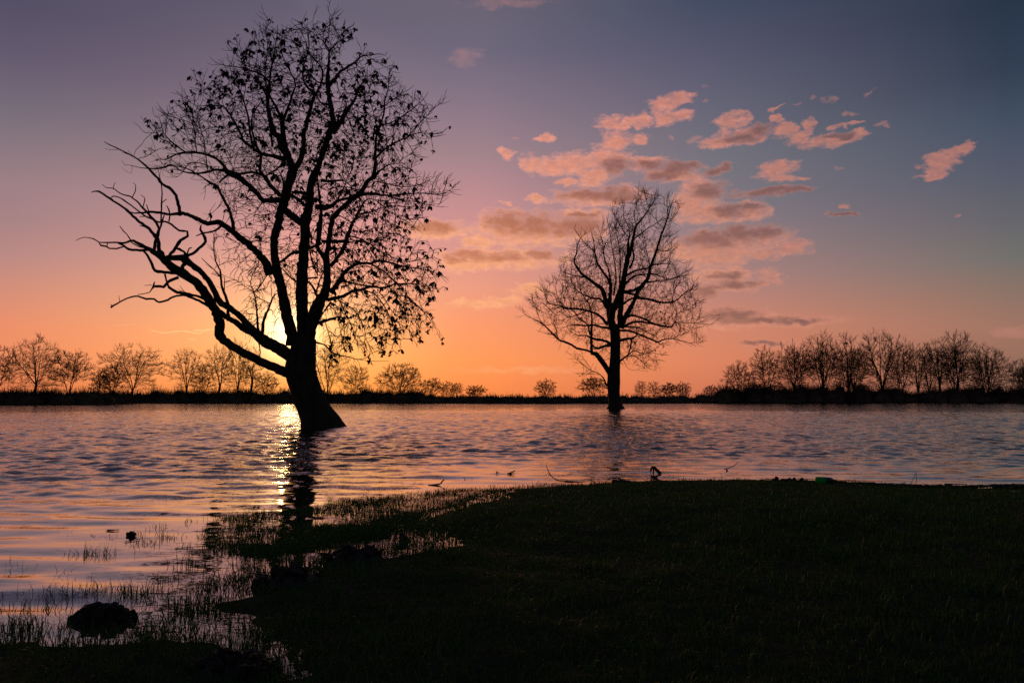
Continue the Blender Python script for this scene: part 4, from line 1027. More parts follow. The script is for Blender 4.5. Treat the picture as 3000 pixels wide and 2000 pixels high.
def hero_tree(name, base, label, rows, crown, n_attr, step, kill, tip, depth, seed, bias, limb_min, leaf_fn, trunk_k, ragged, jit, shoot_l, shoot_p, shoot_r, droop):
    rng = np.random.default_rng(seed)
    root = empty(name, base, label, "tree")
    limbs = parse_limbs(rows)
    minor, nodes, dirs, rads = [], [], [], []
    for i, (P, R_) in enumerate(limbs):
        stp = 0.16 if R_[0] > 0.06 else 0.22
        Q, q = resample(P, R_, stp * step / 0.2)
        if i:
            # knots and small kinks of old wood
            amp = np.minimum(q * 0.16, 0.016)
            Q[1:-1] += rng.normal(0, 1, Q[1:-1].shape) * amp[1:-1, None]
            q = q * (1 + rng.uniform(-0.05, 0.06, len(q)) + 0.22 * (rng.uniform(0, 1, len(q)) < 0.05))
        if i == 0:
            V, F, T3 = tube(Q, q, trunk_k, rng, 0.030, True, 9)
            link("trunk", mesh_np("trunk", V, [F, T3], True), M_BARK, root)
        else:
            k = 10 if q[0] > 0.12 else (7 if q[0] > 0.05 else 5)
            tb = tube(Q, q, k, rng, 0.05)
            if q[0] >= limb_min:
                V, F = join_tubes([tb])
                link("limb", mesh_np("limb", V, F, True), M_BARK, root)
            else:
                minor.append(tb)
        if i:
            d = np.gradient(Q, axis=0)
            d /= np.linalg.norm(d, axis=1)[:, None] + 1e-9
            nodes.append(Q)
            dirs.append(d)
            rads.append(q)
    V, F = join_tubes(minor)
    link("branches", mesh_np("branches", V, F, True), M_BARK, root)["kind"] = "stuff"
    nodes, dirs, rads = np.vstack(nodes), np.vstack(dirs), np.concatenate(rads)
    # points through the crown that twigs reach for
    cx = np.array([c[0] for c in crown])
    cz = np.array([c[1] for c in crown])
    X = rng.uniform(cx.min(), cx.max(), n_attr * 6)
    Z = rng.uniform(cz.min(), cz.max(), n_attr * 6)
    sd = poly_sd(X, Z, crown) + ragged * (lump(X * 0.55 + seed, Z * 0.55, 0, 12) + 0.75)
    keep = sd < 0
    keep &= rng.uniform(0, 1, len(sd)) < 0.45 + 0.55 * np.clip(-sd / 2.2, 0, 1)
    X, Z, sd = X[keep][:n_attr], Z[keep][:n_attr], sd[keep][:n_attr]
    half = depth * np.sqrt(np.clip(-sd / (depth * 0.9), 0.02, 1))
    Y = rng.uniform(-1, 1, len(X)) * half
    attr = np.stack([X, Y, Z], 1)
    keepn = in_poly(nodes[:, 0], nodes[:, 2], crown)
    N, D, par, kids = grow(nodes[keepn], dirs[keepn], attr, step, kill, 130, rng, bias, 0.5, jit)
    n0 = int(keepn.sum())
    rr = twig_radii(par, n0, tip)
    rr[:n0] = rads[keepn]
    ch = np.arange(n0, len(N))
    pr = par[ch]
    ra = np.where(pr < n0, np.minimum(rr[ch] * 1.05, rr[pr]), np.maximum(rr[ch], np.minimum(rr[pr], rr[ch] * 1.3)))
    A, B = N[pr], N[ch]
    # fine shoots at the ends and along the twigs and thin branches
    tips = ch[kids[ch] == 0]
    thin = np.nonzero((rads < shoot_r) & keepn)[0]
    thin = thin[rng.uniform(0, 1, len(thin)) < 0.8]
    pick = ch[rng.uniform(0, 1, len(ch)) < shoot_p]
    sN = np.vstack([N[tips], N[tips], N[pick], nodes[thin]])
    sD = np.vstack([D[tips], D[tips], D[pick], dirs[thin]])
    cen = np.array([0.5 * (cx.min() + cx.max()), 0.0, cz.min() + 0.30 * (cz.max() - cz.min())])
    outw = sN - cen
    outw /= np.linalg.norm(outw, axis=1)[:, None] + 1e-9
    dr_ = np.where((droop and True) & (sN[:, 2:3] < 9.6) & (sN[:, :1] > -3.5), [[0.0, 0.0, -0.30]], [[0.0, 0.0, 0.0]])
    A3, B3, r3, q3, ns, ds = shoots(sN, sD, rng.uniform(0.5, 1.25, len(sN)) * shoot_l, 3, 0.62, outw * 0.16 + np.array(bias) + dr_, 0.11, tip, tip * 0.6, rng)
    sub = rng.uniform(0, 1, len(sN)) < 0.75
    A4, B4, r4, q4, ns4, ds4 = shoots(ns[0][sub], ds[0][sub], rng.uniform(0.4, 0.8, sub.sum()) * shoot_l, 2, 0.60, outw[sub] * 0.16 + np.array(bias) + dr_[sub], 0.11, tip * 0.75, tip * 0.5, rng)
    SB = np.vstack([ns[2], ns4[1]])
    V, F = segments(np.vstack([A, A3, A4]), np.vstack([B, B3, B4]), np.concatenate([ra, r3, r4]), np.concatenate([rr[ch], q3, q4]))
    tw_ = link("twigs", mesh_np("twigs", V, F), M_TWIG, root)
    tw_["kind"] = "stuff"
    cand = SB
    spots = leaf_fn(cand, rng)
    if len(spots):
        kinds = [leaf_shape(rng, n) for n in (4, 5, 6, 7, 5, 8)]
        mes = []
        for V, F in kinds:
            m_ = mesh_np("leaf_cluster", V, F)
            m_.materials.append(M_LEAF)
            mes.append(m_)
        sc_ = rng.lognormal(0, 0.28, len(spots)).clip(0.5, 1.9)
        order = np.argsort(-sc_)
        top_ = order[:300]
        for i in top_:
            o = bpy.data.objects.new("leaf_cluster", mes[int(rng.integers(6))])
            COL.objects.link(o)
            o.parent = root
            o.location = spots[i]
            o.rotation_euler = (rng.normal(0, 0.25), rng.normal(0, 0.25), rng.uniform(0, 6.28))
            o.scale = (sc_[i],) * 3
        Vs, Fs, off = [], [], 0
        for i in order[300:]:
            V, F = kinds[int(rng.integers(6))]
            a = rng.uniform(0, 6.28)
            c, s = math.cos(a), math.sin(a)
            Vs.append((V @ np.array([[c, s, 0], [-s, c, 0], [0, 0, 1]])) * sc_[i] + spots[i])
            Fs.append(F + off)
            off += len(V)
        if Vs:
            link("leaves", mesh_np("leaves", np.vstack(Vs), np.vstack(Fs)), M_LEAF, root)["kind"] = "stuff"
    return root


def leaves_big(c, rng):
    """dead leaves cling to the upper crown and the right side, few on the lower left"""
    x, z = c[:, 0], c[:, 2]
    p = np.full(len(c), 0.14)
    p = np.where((z > 13.5) & (x < 3.2), 0.26, p)
    p = np.where((x > 2.0) & (z < 9.5), 0.22, p)
    p = np.where((x < 0.3) & (z < 9.0), 0.05, p)
    p = p * np.clip(0.75 + 1.5 * lump(x * 0.9 + 2, z * 0.9 + c[:, 1] * 0.5, 0, 15), 0.06, 2.4)
    return c[rng.uniform(0, 1, len(c)) < p]


def leaves_few(c, rng):
    x, z = c[:, 0], c[:, 2]
    m = (x > 2.0) & (x < 7.0) & (z < 9.0) & (z > 4.0)
    k = (x > 2.0) & (z > 13) & (z < 19)
    p = np.where(m, 0.10, np.where(k, 0.018, 0.002))
    return c[rng.uniform(0, 1, len(c)) < p]


big = hero_tree("old_leaning_tree", (TREE1_X, 36.5, 0.0),
                "big leaning tree with dead leaf bunches standing in the water before the low sun",
                LIMBS1, CROWN1, 3900, 0.20, 0.34, 0.0135, 3.4, 21, (0, 0, 0.02), 0.05, leaves_big, 28, 0.60, 0.17, 0.62, 0.36, 0.05, True)
second = hero_tree("bare_spreading_tree", (TREE2_X, 98.0, 0.0),
                   "bare upright tree alone in the water, smaller and farther than the leaning one",
                   LIMBS2, CROWN2, 2500, 0.36, 0.70, 0.021, 4.6, 33, (0, 0, 0.15), 0.12, leaves_few, 24, 0.70, 0.12, 1.30, 0.72, 0.14, False)


def far_tree(name, x, y, H, hw, stems, label, seed, group):
    rng = np.random.default_rng(seed)
    grove = x > 55
    hw = hw * (1.22 if grove else 1.16)
    stems += 3 if grove else 1
    z0 = float(ground_h(np.array([x]), np.array([y]))[0][0]) - 0.15
    H = H - z0
    root = empty(name, (x, y, z0), label, "tree", group)
    sz = H / 14.0
    nodes, dirs, tubes, rads = [], [], [], []
    fork = rng.uniform(0.07, 0.30) * H
    r0 = 0.024 * H * (0.85 if stems > 2 else 1.0)
    trunk_pts = np.array([[0, 0, 0], [rng.normal(0, 0.1), 0, fork * 0.5], [rng.normal(0, 0.15), rng.normal(0, 0.1), fork]])
    Q, q = resample(trunk_pts, [r0 * 1.35, r0, r0 * 0.9], 0.4)
    V, F, T3 = tube(Q, q, 7, rng, 0.04, True)
    link("trunk", mesh_np("trunk", V, [F, T3], True), M_FARBARK, root)
    for s in range(stems):
        f = (s + 0.5) / stems * 2 - 1 if stems > 1 else 0.0
        ex = f * hw * 0.62 + rng.normal(0, 0.25)
        ey = rng.normal(0, hw * 0.3)
        top = H * rng.uniform(0.80, 0.92) * (1 - 0.16 * abs(f))
        st = trunk_pts[-1] + np.array([0, 0, -rng.uniform(0, 0.4) * fork])
        P = np.array([st, st + [ex * 0.30, ey * 0.3, (top - st[2]) * 0.30], [ex * 0.70, ey * 0.7, st[2] + (top - st[2]) * 0.66], [ex, ey, top]])
        P[1:-1] += rng.normal(0, 0.12 * sz, P[1:-1].shape)
        Q, q = resample(P, [r0 * 0.75 / stems ** 0.3, r0 * 0.55 / stems ** 0.3, r0 * 0.28, 0.03], 0.45)
        V, F, T3 = tube(Q, q, 5, rng, 0.05)
        tubes.append((V, F, T3))
        d = np.gradient(Q, axis=0)
        d /= np.linalg.norm(d, axis=1)[:, None]
        nodes.append(Q)
        dirs.append(d)
        rads.append(q)
    nodes, dirs, rads = np.vstack(nodes), np.vstack(dirs), np.concatenate(rads)
    n_a = int((480 if grove else 430) * (0.55 + 0.45 * min(1.6, hw / 3.5)))
    u = rng.normal(size=(n_a, 3))
    u /= np.linalg.norm(u, axis=1)[:, None]
    rr = rng.uniform(0.02, 1.0, n_a) ** rng.uniform(0.45, 0.7)
    cz = H * rng.uniform(0.48, 0.64)
    attr = u * rr[:, None] * np.array([hw, hw * 0.8, H - cz]) + np.array([0, 0, cz])
    low = attr[:, 2] < cz
    attr[low, 2] = cz - (cz - attr[low, 2]) * 0.95
    # lobes: no crown is a clean oval
    a3 = np.arctan2(attr[:, 0], attr[:, 2] - cz)
    attr[:, 0] *= 1 + 0.10 * np.sin(3 * a3 + seed) + 0.07 * np.sin(7 * a3 + 2 * seed)
    attr[:, 2] = cz + (attr[:, 2] - cz) * (1 + 0.07 * np.sin(5 * a3 + seed * 1.7))
    attr = attr[attr[:, 2] > fork * 0.8]
    step = 0.42 * max(0.55, sz)
    N, D, par, kids = grow(nodes, dirs, attr, step, step * 1.6, 60, rng, (0, 0, 0.26), 0.6, 0.10)
    n0 = len(nodes)
    tip = (0.040 if grove else 0.033) * rng.uniform(0.85, 1.15)
    tr = twig_radii(par, n0, tip, 2.3)
    ch = np.arange(n0, len(N))
    tips = ch[kids[ch] == 0]
    sp = np.concatenate([np.repeat(tips, 3), ch])
    up_ = rng.uniform(0.05, 0.28)
    hub = np.array([0, 0, fork])
    ow = N[sp] - hub
    ow /= np.linalg.norm(ow, axis=1)[:, None] + 1e-9
    A3, B3, r3, q3, ns, ds = shoots(N[sp], D[sp] * 0.6 + ow * 0.6, rng.uniform(0.7, 1.9, len(sp)) * max(0.5, sz) * 0.8, 2, 0.46, ow * 0.10 + np.array([0, 0, up_]), 0.08, tip * 0.85, tip * 0.55, rng)
    A4, B4, r4, q4, _, _ = shoots(ns[0], ds[0], rng.uniform(0.4, 1.1, len(sp)) * max(0.5, sz) * 0.8, 1, 0.46, ow * 0.1 + np.array([0, 0, up_]), 0.08, tip * 0.6, tip * 0.45, rng)
    A = np.vstack([N[par[ch]], A3, A4])
    B = np.vstack([N[ch], B3, B4])
    ra = np.concatenate([tr[ch] * 1.05, r3, r4])
    rb = np.concatenate([tr[ch], q3, q4])
    V1, F1 = segments(A, B, ra, rb)
    V2, F2 = join_tubes(tubes)
    link("crown", mesh_np("crown", np.vstack([V1, V2]), [F1, F2[0] + len(V1), F2[1] + len(V1)]), M_FARBARK, root)
    return root


FAR_LABELS = [
    "bare tree cut off by the left edge on the far bank",
    "tall broad round bare tree, first whole one from the left",
    "round bare tree with several stems beside the tall broad left one",
    "thin low bare tree standing alone in the gap on the left bank",
    "smaller bare tree tucked against the left side of the widest tree",
    "widest domed bare tree on the left far bank",
    "narrow pointed bare tree just right of the widest domed tree",
    "low bushy bare tree between the narrow pointed tree and the single-stemmed one",
    "tall single-stemmed bare tree under the lowest bough of the leaning tree",
    "slender two-stemmed bare tree seen below the leaning tree's lowest bough",
    "slim straight bare tree between the bough and the leaning trunk",
    "short leaning bare tree close beside the left of the big trunk",
    "tall many-stemmed bare tree glowing just right of the big trunk",
    "lower bare tree right of the glowing many-stemmed one",
    "wide bushy bare tree by itself right of the sun",
    "round low bare tree right of the wide bushy one",
    "very small bare tree beside the round low one",
    "tiny thin bare tree in the open stretch of far bank",
    "small spreading bush-like tree left of the open skyline",
    "fan-shaped small bare tree halfway to the second tree",
    "small bare tree half hidden behind the second tree's trunk",
    "little round tree, nearest one right of the second tree's trunk",
    "low tree second in the small row right of the second trunk",
    "low wide tree third in the small row right of the second trunk",
    "last small tree of the row right of the second trunk",
    "tiny dark bush-like tree alone before the right-hand grove",
    "short many-stemmed tree at the left end of the right grove",
    "rounded tree second in the right grove, stepping up from the short one",
    "broad tree third in the right grove, lower than the tallest ones",
    "tall narrow-domed tree left of the one with the nest",
    "tall tree of the right grove that carries a bird nest",
    "widest tall tree in the middle of the right grove",
    "thinner lower tree in the dip of the right grove",
    "upright tree just right of the dip in the grove",
    "tall domed tree with the last high crown of the right grove",
    "wide lower fan-shaped tree near the right end of the grove",
    "bare tree cut by the right edge of the picture",
]
for i, (x, y, H, hw, st) in enumerate(FAR_TREES):
    grp = "bare trees of the right-hand grove" if x > 55 else ("bare trees on the far left bank" if i < 14 else "small trees along the far skyline")
    far_tree("bare_tree", x, y, H, hw, st, FAR_LABELS[i], 100 + i, grp)

# nest in the grove
rngb = random.Random(12)
front = sorted((t[0], t[2]) for t in FAR_TREES if t[0] > 62)
BACK_LABELS = [
    "back-row bare tree between the short left-end tree and the rounded second one",
    "back-row bare tree between the rounded second tree and the broad third one",
    "back-row bare tree between the broad third tree and the tall narrow dome",
    "back-row bare tree just left of the tree with the nest",
    "back-row bare tree just right of the tree with the nest",
    "back-row bare tree between the widest tree and the thinner one in the dip",
    "back-row bare tree behind the dip, beside the upright tree",
    "back-row bare tree between the upright tree and the last high crown",
    "back-row bare tree between the last high crown and the wide lower fan",
    "back-row bare tree between the wide lower fan and the right edge",
]
for (xa, ha), (xb, hb), blabel in zip(front, front[1:], BACK_LABELS):
    xm = (xa + xb) / 2 + rngb.uniform(-0.8, 0.8)
    far_tree("bare_tree", xm * 1.045, 222.0 + rngb.uniform(0, 8), min(ha, hb) * rngb.uniform(0.86, 1.0), rngb.uniform(3.0, 4.6), 1,
             blabel, int(xm * 10), "back row of the right-hand grove")

nx_, ny_, nz_ = 97.6, 214.5, 18.6
for i, (x, y, H, hw, st) in enumerate(FAR_TREES):
    if FAR_LABELS[i].endswith("bird nest"):
        nx_, ny_, nz_ = x - 0.5, y - 0.3, H * 0.865
rng = np.random.default_rng(8)
A, B = [], []
for k in range(150):
    a = rng.uniform(0, 6.28)
    r_n = rng.uniform(0.12, 0.42)
    z = rng.uniform(-0.28, 0.14)
    p = np.array([math.cos(a) * r_n, math.sin(a) * r_n, z + 0.5 * r_n ** 2])
    q = np.array([-math.sin(a), math.cos(a), rng.normal(0, 0.25)]) * rng.uniform(0.15, 0.35)
    A.append(p - q)
    B.append(p + q)
V, F = segments(np.array(A), np.array(B), np.full(150, 0.025), np.full(150, 0.015))
nest = link("bird_nest", mesh_np("bird_nest", V, F), M_FARBARK, None, (nx_, ny_, nz_))
tag(nest, "small round twig nest high in a tree of the right grove", "nest")


# ------------------------------------------------------------------ scrub along the far bank
def scrub(name, rows, label, seed, twiggy, lift):
    rng = np.random.default_rng(seed)
    Vs, Fs, off = [], [], 0
    A, B = [], []
    for (x, y, top) in rows:
        for rep in range(2):
            bx = x + rng.uniform(-1.4, 1.4)
            by = y + rng.uniform(-3.0, 4.0)
            h = lift * top * (rng.uniform(0.55, 0.95) if rep else rng.uniform(0.70, 1.05))
            w = rng.uniform(1.2, 2.9)
            k, m = 10, 5
            th = np.arange(k) / k * 6.283
            rings = []
            for j in range(m):
                f = j / m
                rj = w * math.sqrt(1.02 - f ** 2.2) * (1 + rng.uniform(-0.22, 0.22, k))
                rings.append(np.stack([bx + np.cos(th) * rj, by + np.sin(th) * rj, -0.3 + (h * 0.56 + 0.3) * f * (1 + rng.uniform(-0.10, 0.10, k))], 1))
            V = np.vstack(rings + [[[bx, by, h * 0.54]]])
            idx = np.arange(k * m).reshape(m, k)
            nx = np.roll(idx, -1, 1)
            F = np.stack([idx[:-1], nx[:-1], nx[1:], idx[1:]], -1).reshape(-1, 4)
            T3 = np.stack([idx[-1], nx[-1], np.full(k, k * m)], -1)
            Vs.append(V)
            Fs.append((F + off, T3 + off))
            off += len(V)
            for _ in range(twiggy):
                a = rng.uniform(0, 6.28)
                r_ = w * math.sqrt(rng.uniform(0.0, 1.0))
                z = h * 0.52 * math.sqrt(max(0.05, 1 - (r_ / w) ** 2)) - 0.15
                p = np.array([bx + math.cos(a) * r_, by + math.sin(a) * r_, z])
                L = rng.uniform(0.10, 0.46) * h
                A.append(p)
                B.append(p + np.array([math.cos(a) * 0.45 * r_ / w + rng.normal(0, 0.3), math.sin(a) * 0.3, 0.9]) * L)
    n = len(A)
    V1, F1 = segments(np.array(A), np.array(B), np.full(n, 0.05), np.full(n, 0.018))
    q = np.vstack([f[0] for f in Fs] + [F1 + off])
    t3 = np.vstack([f[1] for f in Fs])
    o = link(name, mesh_np(name, np.vstack(Vs + [V1]), [q, t3]), M_SCRUB)
    tag(o, label, None, None, "stuff")


scrub("undergrowth", [h for h in HEDGE if h[0] < -18], "dark scrub under the far trees on the left bank", 3, 70, 1.18)
scrub("undergrowth", [h for h in HEDGE if -18 <= h[0] < 50], "low dark scrub along the middle of the far bank", 4, 56, 1.12)
scrub("undergrowth", [h for h in HEDGE if h[0] >= 50], "thick dark scrub under the right-hand grove", 5, 90, 1.32)

# ------------------------------------------------------------------ fence standing in the flood
fx, fy = POSTS[0]
fence = empty("fence", (fx, fy, 0.0), "low wire fence on wooden posts half drowned along the far shore", "fence")
rng = np.random.default_rng(2)


def post_mesh(h, r):
    k = 7
    P = np.array([[0, 0, -0.7], [0, 0, h * 0.5], [0.01, 0, h]])
    V, F, T3 = tube(P, np.array([r, r * 0.97, r * 0.9]), k, np.random.default_rng(4), 0.05, True)
    m = mesh_np("post", V, [F, T3])
    m.materials.append(M_POST)
    return m


pm = post_mesh(1.0, 0.085)
tops = []
for x, y in POSTS:
    o = bpy.data.objects.new("post", pm)
    COL.objects.link(o)
    o.parent = fence
    s = rng.uniform(0.45, 0.85)
    o.location = (x - fx, y - fy, 0)
    o.scale = (1, 1, s)
    o.rotation_euler = (rng.normal(0, 0.05), rng.normal(0, 0.06), rng.uniform(0, 3))
    tops.append(np.array([x - fx, y - fy, s * 0.80]))
A, B = [], []
for a, b in zip(tops, tops[1:]):
    m = (a + b) / 2 - np.array([0, 0, 0.06])
    A += [a, m]
    B += [m, b]
V, F = segments(np.array(A), np.array(B), np.full(len(A), 0.012), np.full(len(A), 0.012))
link("wire", mesh_np("wire", V, F), M_WIRE, fence)


# ================================================================== grass
def blades_from(bx, by, bz, hgt, wid, lean, rng):
    n = len(bx)
    a = rng.uniform(0, 6.283, n)
    la = rng.uniform(0, 6.283, n)
    wx_, wy_ = np.cos(a) * wid * 0.5, np.sin(a) * wid * 0.5
    lx, ly = np.cos(la) * lean * hgt, np.sin(la) * lean * hgt
    z0 = bz - 0.015
    V = np.zeros((n, 5, 3))
    V[:, 0] = np.stack([bx - wx_, by - wy_, z0], 1)
    V[:, 1] = np.stack([bx + wx_, by + wy_, z0], 1)
    V[:, 2] = np.stack([bx + wx_ * 0.85 + lx * 0.35, by + wy_ * 0.85 + ly * 0.35, bz + hgt * 0.58], 1)
    V[:, 3] = np.stack([bx - wx_ * 0.85 + lx * 0.35, by - wy_ * 0.85 + ly * 0.35, bz + hgt * 0.58], 1)
    V[:, 4] = np.stack([bx + lx, by + ly, bz + hgt * (1 - 0.35 * lean)], 1)
    b = (np.arange(n) * 5)[:, None]
    return V.reshape(-1, 3), b + np.array([[0, 1, 2, 3]]), b + np.array([[3, 2, 4]])


rng = np.random.default_rng(17)
n_t = 21500
r_ = np.sqrt(rng.uniform(0, 1, n_t) ** 1.25 * (13.6 ** 2 - 2.6 ** 2) + 2.6 ** 2)
th_ = rng.uniform(-0.78, 0.78, n_t)
tx, ty = r_ * np.sin(th_), r_ * np.cos(th_)
th0, tsd = ground_h(tx, ty)
fl = poly_sd(tx, ty, FLOODED)
ft = poly_sd(tx, ty, FLOODED_THICK)
patch = lump(tx * 0.8 + 3, ty * 0.8, 0, 15)
p_ = np.where(tsd < 0.05, 1.0, 0.0)
p_ = np.where((tsd >= 0.05) & (fl < 0), np.clip(0.28 + 0.70 * patch, 0.04, 0.9), p_)
p_ = np.where((tsd >= 0.05) & (ft < 0), np.clip(1.0 + 0.9 * patch, 0.2, 1), p_)
p_ = np.where((p_ == 0) & (tsd < 0.55), np.clip(0.55 - tsd * 1.0 + 0.5 * patch, 0, 1), p_)
bare = lump(tx * 0.55 + 11, ty * 0.55 + 4, 0, 9)
p_ = np.where((tsd < -0.3) & (bare > 0.62), 0.25, p_)
k_ = rng.uniform(0, 1, n_t) < p_
tx, ty = tx[k_], ty[k_]
wetc = (tsd[k_] > -0.05)
thick_ = (ft[k_] < 0) & (tsd[k_] > 0)
per = np.where(thick_, rng.integers(16, 30, len(tx)), np.where(wetc, rng.integers(7, 18, len(tx)), rng.integers(6, 13, len(tx))))
bi = np.repeat(np.arange(len(tx)), per)
dist = np.hypot(tx, ty)
spread = 0.030 + 0.004 * dist
bx = tx[bi] + rng.normal(0, 1, len(bi)) * spread[bi]
by = ty[bi] + rng.normal(0, 1, len(bi)) * spread[bi]
# matted turf under water
for poly, n_m in ((FLOODED_THICK, 1500), (FLOODED, 1300)):
    pp = np.array(poly)
    mx_, my_ = rng.uniform(pp[:, 0].min(), pp[:, 0].max(), n_m * 5), rng.uniform(pp[:, 1].min(), pp[:, 1].max(), n_m * 5)
    pm_ = lump(mx_ * 0.8 + 3, my_ * 0.8, 0, 15)
    ok = (poly_sd(mx_, my_, poly) < 0.05) & (poly_sd(mx_, my_, BANK) > -0.02) & (rng.uniform(0, 1, n_m * 5) < np.clip(0.35 + 0.9 * pm_, 0.03, 1))
    mx_, my_ = mx_[ok][:n_m], my_[ok][:n_m]
    mi = np.repeat(np.arange(len(mx_)), rng.integers(9, 20, len(mx_)))
    bx = np.concatenate([bx, mx_[mi] + rng.normal(0, 0.05, len(mi))])
    by = np.concatenate([by, my_[mi] + rng.normal(0, 0.05, len(mi))])
ex, ey, en = (np.array(v) for v in zip(*TUFTS))
ei = np.repeat(np.arange(len(ex)), (en * 1.9).astype(int))
bx = np.concatenate([bx, ex[ei] + rng.normal(0, 0.045, len(ei)) * 1.6])
by = np.concatenate([by, ey[ei] + rng.normal(0, 0.04, len(ei))])
bz, bsd = ground_h(bx, by)
tall = 0.75 + 0.35 * lump(bx * 0.5, by * 0.5, 0, 9)
hg = rng.lognormal(math.log(0.056), 0.33, len(bx)) * np.clip(tall, 0.45, 1.5)
hg = np.where(rng.uniform(0, 1, len(bx)) < 0.02, hg * 1.9, hg)
hg[-len(ei):] *= 1.85
edge_f = (bx > 2.0) & (bsd > -0.7)
hg = np.where(edge_f, hg * 0.62, hg)
isl_f = (bx < -0.2) & (by < 4.8)
hg = np.where(isl_f, hg * 1.6, hg)
hg = np.where(edge_f & (rng.uniform(0, 1, len(bx)) < 0.035), hg * 2.6, hg)
near_bottle = (np.abs(bx - 4.85) < 0.26) & (by < 12.2) & (by > 10.6)
hg = np.where(near_bottle, hg * 0.35, hg)
under = bz < 0
hg = np.where(under, np.minimum(hg * 1.3, 0.13) + np.minimum(-bz, 0.30), hg)
dd = np.hypot(bx, by)
wd = (0.0030 + 0.00034 * dd) * rng.uniform(0.7, 1.4, len(bx))
ln = np.where(under, np.where(rng.uniform(0, 1, len(bx)) < 0.55, rng.uniform(0.05, 0.55, len(bx)), rng.uniform(0.6, 1.5, len(bx))), rng.uniform(0.15, 1.05, len(bx)))
V, F4, F3 = blades_from(bx, by, bz, hg, wd, ln, rng)
me = mesh_np("grass", V, [F4, F3])
straw = np.repeat(np.clip(rng.beta(1.6, 3.2, len(bx)) + (rng.uniform(0, 1, len(bx)) < 0.010) * 0.8, 0, 1), 5)
at = me.attributes.new("straw", "FLOAT", "POINT")
at.data.foreach_set("value", straw.astype(np.float32))
grass = link("grass", me, M_GRASS)
tag(grass, "short dark grass of the near bank, running out into the flood water", None, None, "stuff")
print("blades", len(bx))

# drift line of reed bits and mud along the right-hand water's edge
rng = np.random.default_rng(23)
A, B, ra_ = [], [], []
edge = [(p[0], p[1]) for p in BANK[2:14]]
for k in range(1500):
    i = int(rng.integers(len(edge) - 1))
    f = rng.uniform()
    x = edge[i][0] * (1 - f) + edge[i + 1][0] * f
    y = edge[i][1] * (1 - f) + edge[i + 1][1] * f + abs(rng.normal(0, 0.10)) - 0.04
    if x < 3.2 and rng.uniform() < 0.6:
        continue
    a = rng.normal(0, 0.5)
    L = rng.uniform(0.03, 0.16)
    z = 0.012 + rng.uniform(0, 0.022)
    A.append((x - math.cos(a) * L, y - math.sin(a) * L, z))
    B.append((x + math.cos(a) * L, y + math.sin(a) * L, z + rng.normal(0, 0.008)))
    ra_.append(rng.uniform(0.004, 0.011))
for (fxx, fyy) in [(rng.uniform(-4.5, 0.5), 0) for _ in range(60)]:
    y = rng.uniform(6.5, 11.5)
    if poly_sd(np.array([fxx]), np.array([y]), FLOODED)[0] > 0.25:
        continue
    a = rng.normal(0, 0.6)
    L = rng.uniform(0.02, 0.09)
    A.append((fxx - math.cos(a) * L, y - math.sin(a) * L, 0.006))
    B.append((fxx + math.cos(a) * L, y + math.sin(a) * L, 0.010))
    ra_.append(rng.uniform(0.003, 0.007))
V, F = segments(np.array(A), np.array(B), np.array(ra_), np.array(ra_) * 0.7)
o = link("debris", mesh_np("debris", V, F), M_DEBRIS)
tag(o, "dark drift line of reed bits along the water's edge", None, None, "stuff")


# ================================================================== mud heaps
def clod_mesh(rng):
    import bmesh
    bm = bmesh.new()
    bmesh.ops.create_icosphere(bm, subdivisions=2, radius=1.0)
    ph = rng.uniform(0, 6.28, 6)
    for v in bm.verts:
        c = v.co
        f = 1 + 0.16 * math.sin(3 * c.x + ph[0]) + 0.15 * math.sin(4 * c.y + ph[1]) + 0.14 * math.sin(4 * c.z + ph[2]) + rng.normal(0, 0.11)
        v.co = c * f
    m = bpy.data.meshes.new("clod")
    bm.to_mesh(m)
    bm.free()
    m.materials.append(M_MUD)
    return m


rng = np.random.default_rng(40)
CLODS = [clod_mesh(rng) for _ in range(5)]


def mud_heap(x, y, rx, ry, h, n, label, seed, zb=None, cs=1.0):
    rng = np.random.default_rng(seed)
    z = float(ground_h(np.array([x]), np.array([y]))[0][0]) if zb is None else zb
    root = empty("mud_heap", (x, y, z), label, "mud heap", "clumps of mud on the shore")
    k, m = 26, 7
    th = np.arange(k) / k * 6.283
    rings = []
    ph = rng.uniform(0, 6.28, 5)
    edge_ = 1 + 0.10 * np.sin(2 * th + ph[0]) + 0.09 * np.sin(3 * th + ph[1]) + 0.06 * np.sin(7 * th + ph[2])
    for j in range(m):
        f = j / (m - 1)
        r = (1 - 0.55 * f - 0.45 * f ** 5) * edge_ * (1 + rng.normal(0, 0.04, k))
        zz = -0.06 + (h * 0.80 + 0.06) * f ** 0.45 * (1 + rng.normal(0, 0.06, k))
        rings.append(np.stack([np.cos(th) * rx * r, np.sin(th) * ry * r, zz], 1))
    V = np.vstack(rings)
    idx = np.arange(k * m).reshape(m, k)
    nx = np.roll(idx, -1, 1)
    F = np.stack([idx[:-1], nx[:-1], nx[1:], idx[1:]], -1).reshape(-1, 4)
    link("heap", mesh_np("heap", V, F, True), M_MUD, root)
    for _ in range(n):
        a = rng.uniform(0, 6.28)
        q = math.sqrt(rng.uniform(0, 1)) * 0.98
        s = rng.uniform(0.12, 0.40) * h * cs
        o = bpy.data.objects.new("clod", CLODS[int(rng.integers(5))])
        COL.objects.link(o)
        o.parent = root
        o.location = (math.cos(a) * rx * q, math.sin(a) * ry * q, h * 0.86 * max(0.0, 1 - q ** 3.5) + s * 0.3)
        o.scale = (s * rng.uniform(0.9, 1.6), s * rng.uniform(0.9, 1.5), s * rng.uniform(0.75, 1.25))
        o.rotation_euler = tuple(rng.uniform(0, 6.28, 3))
    return root


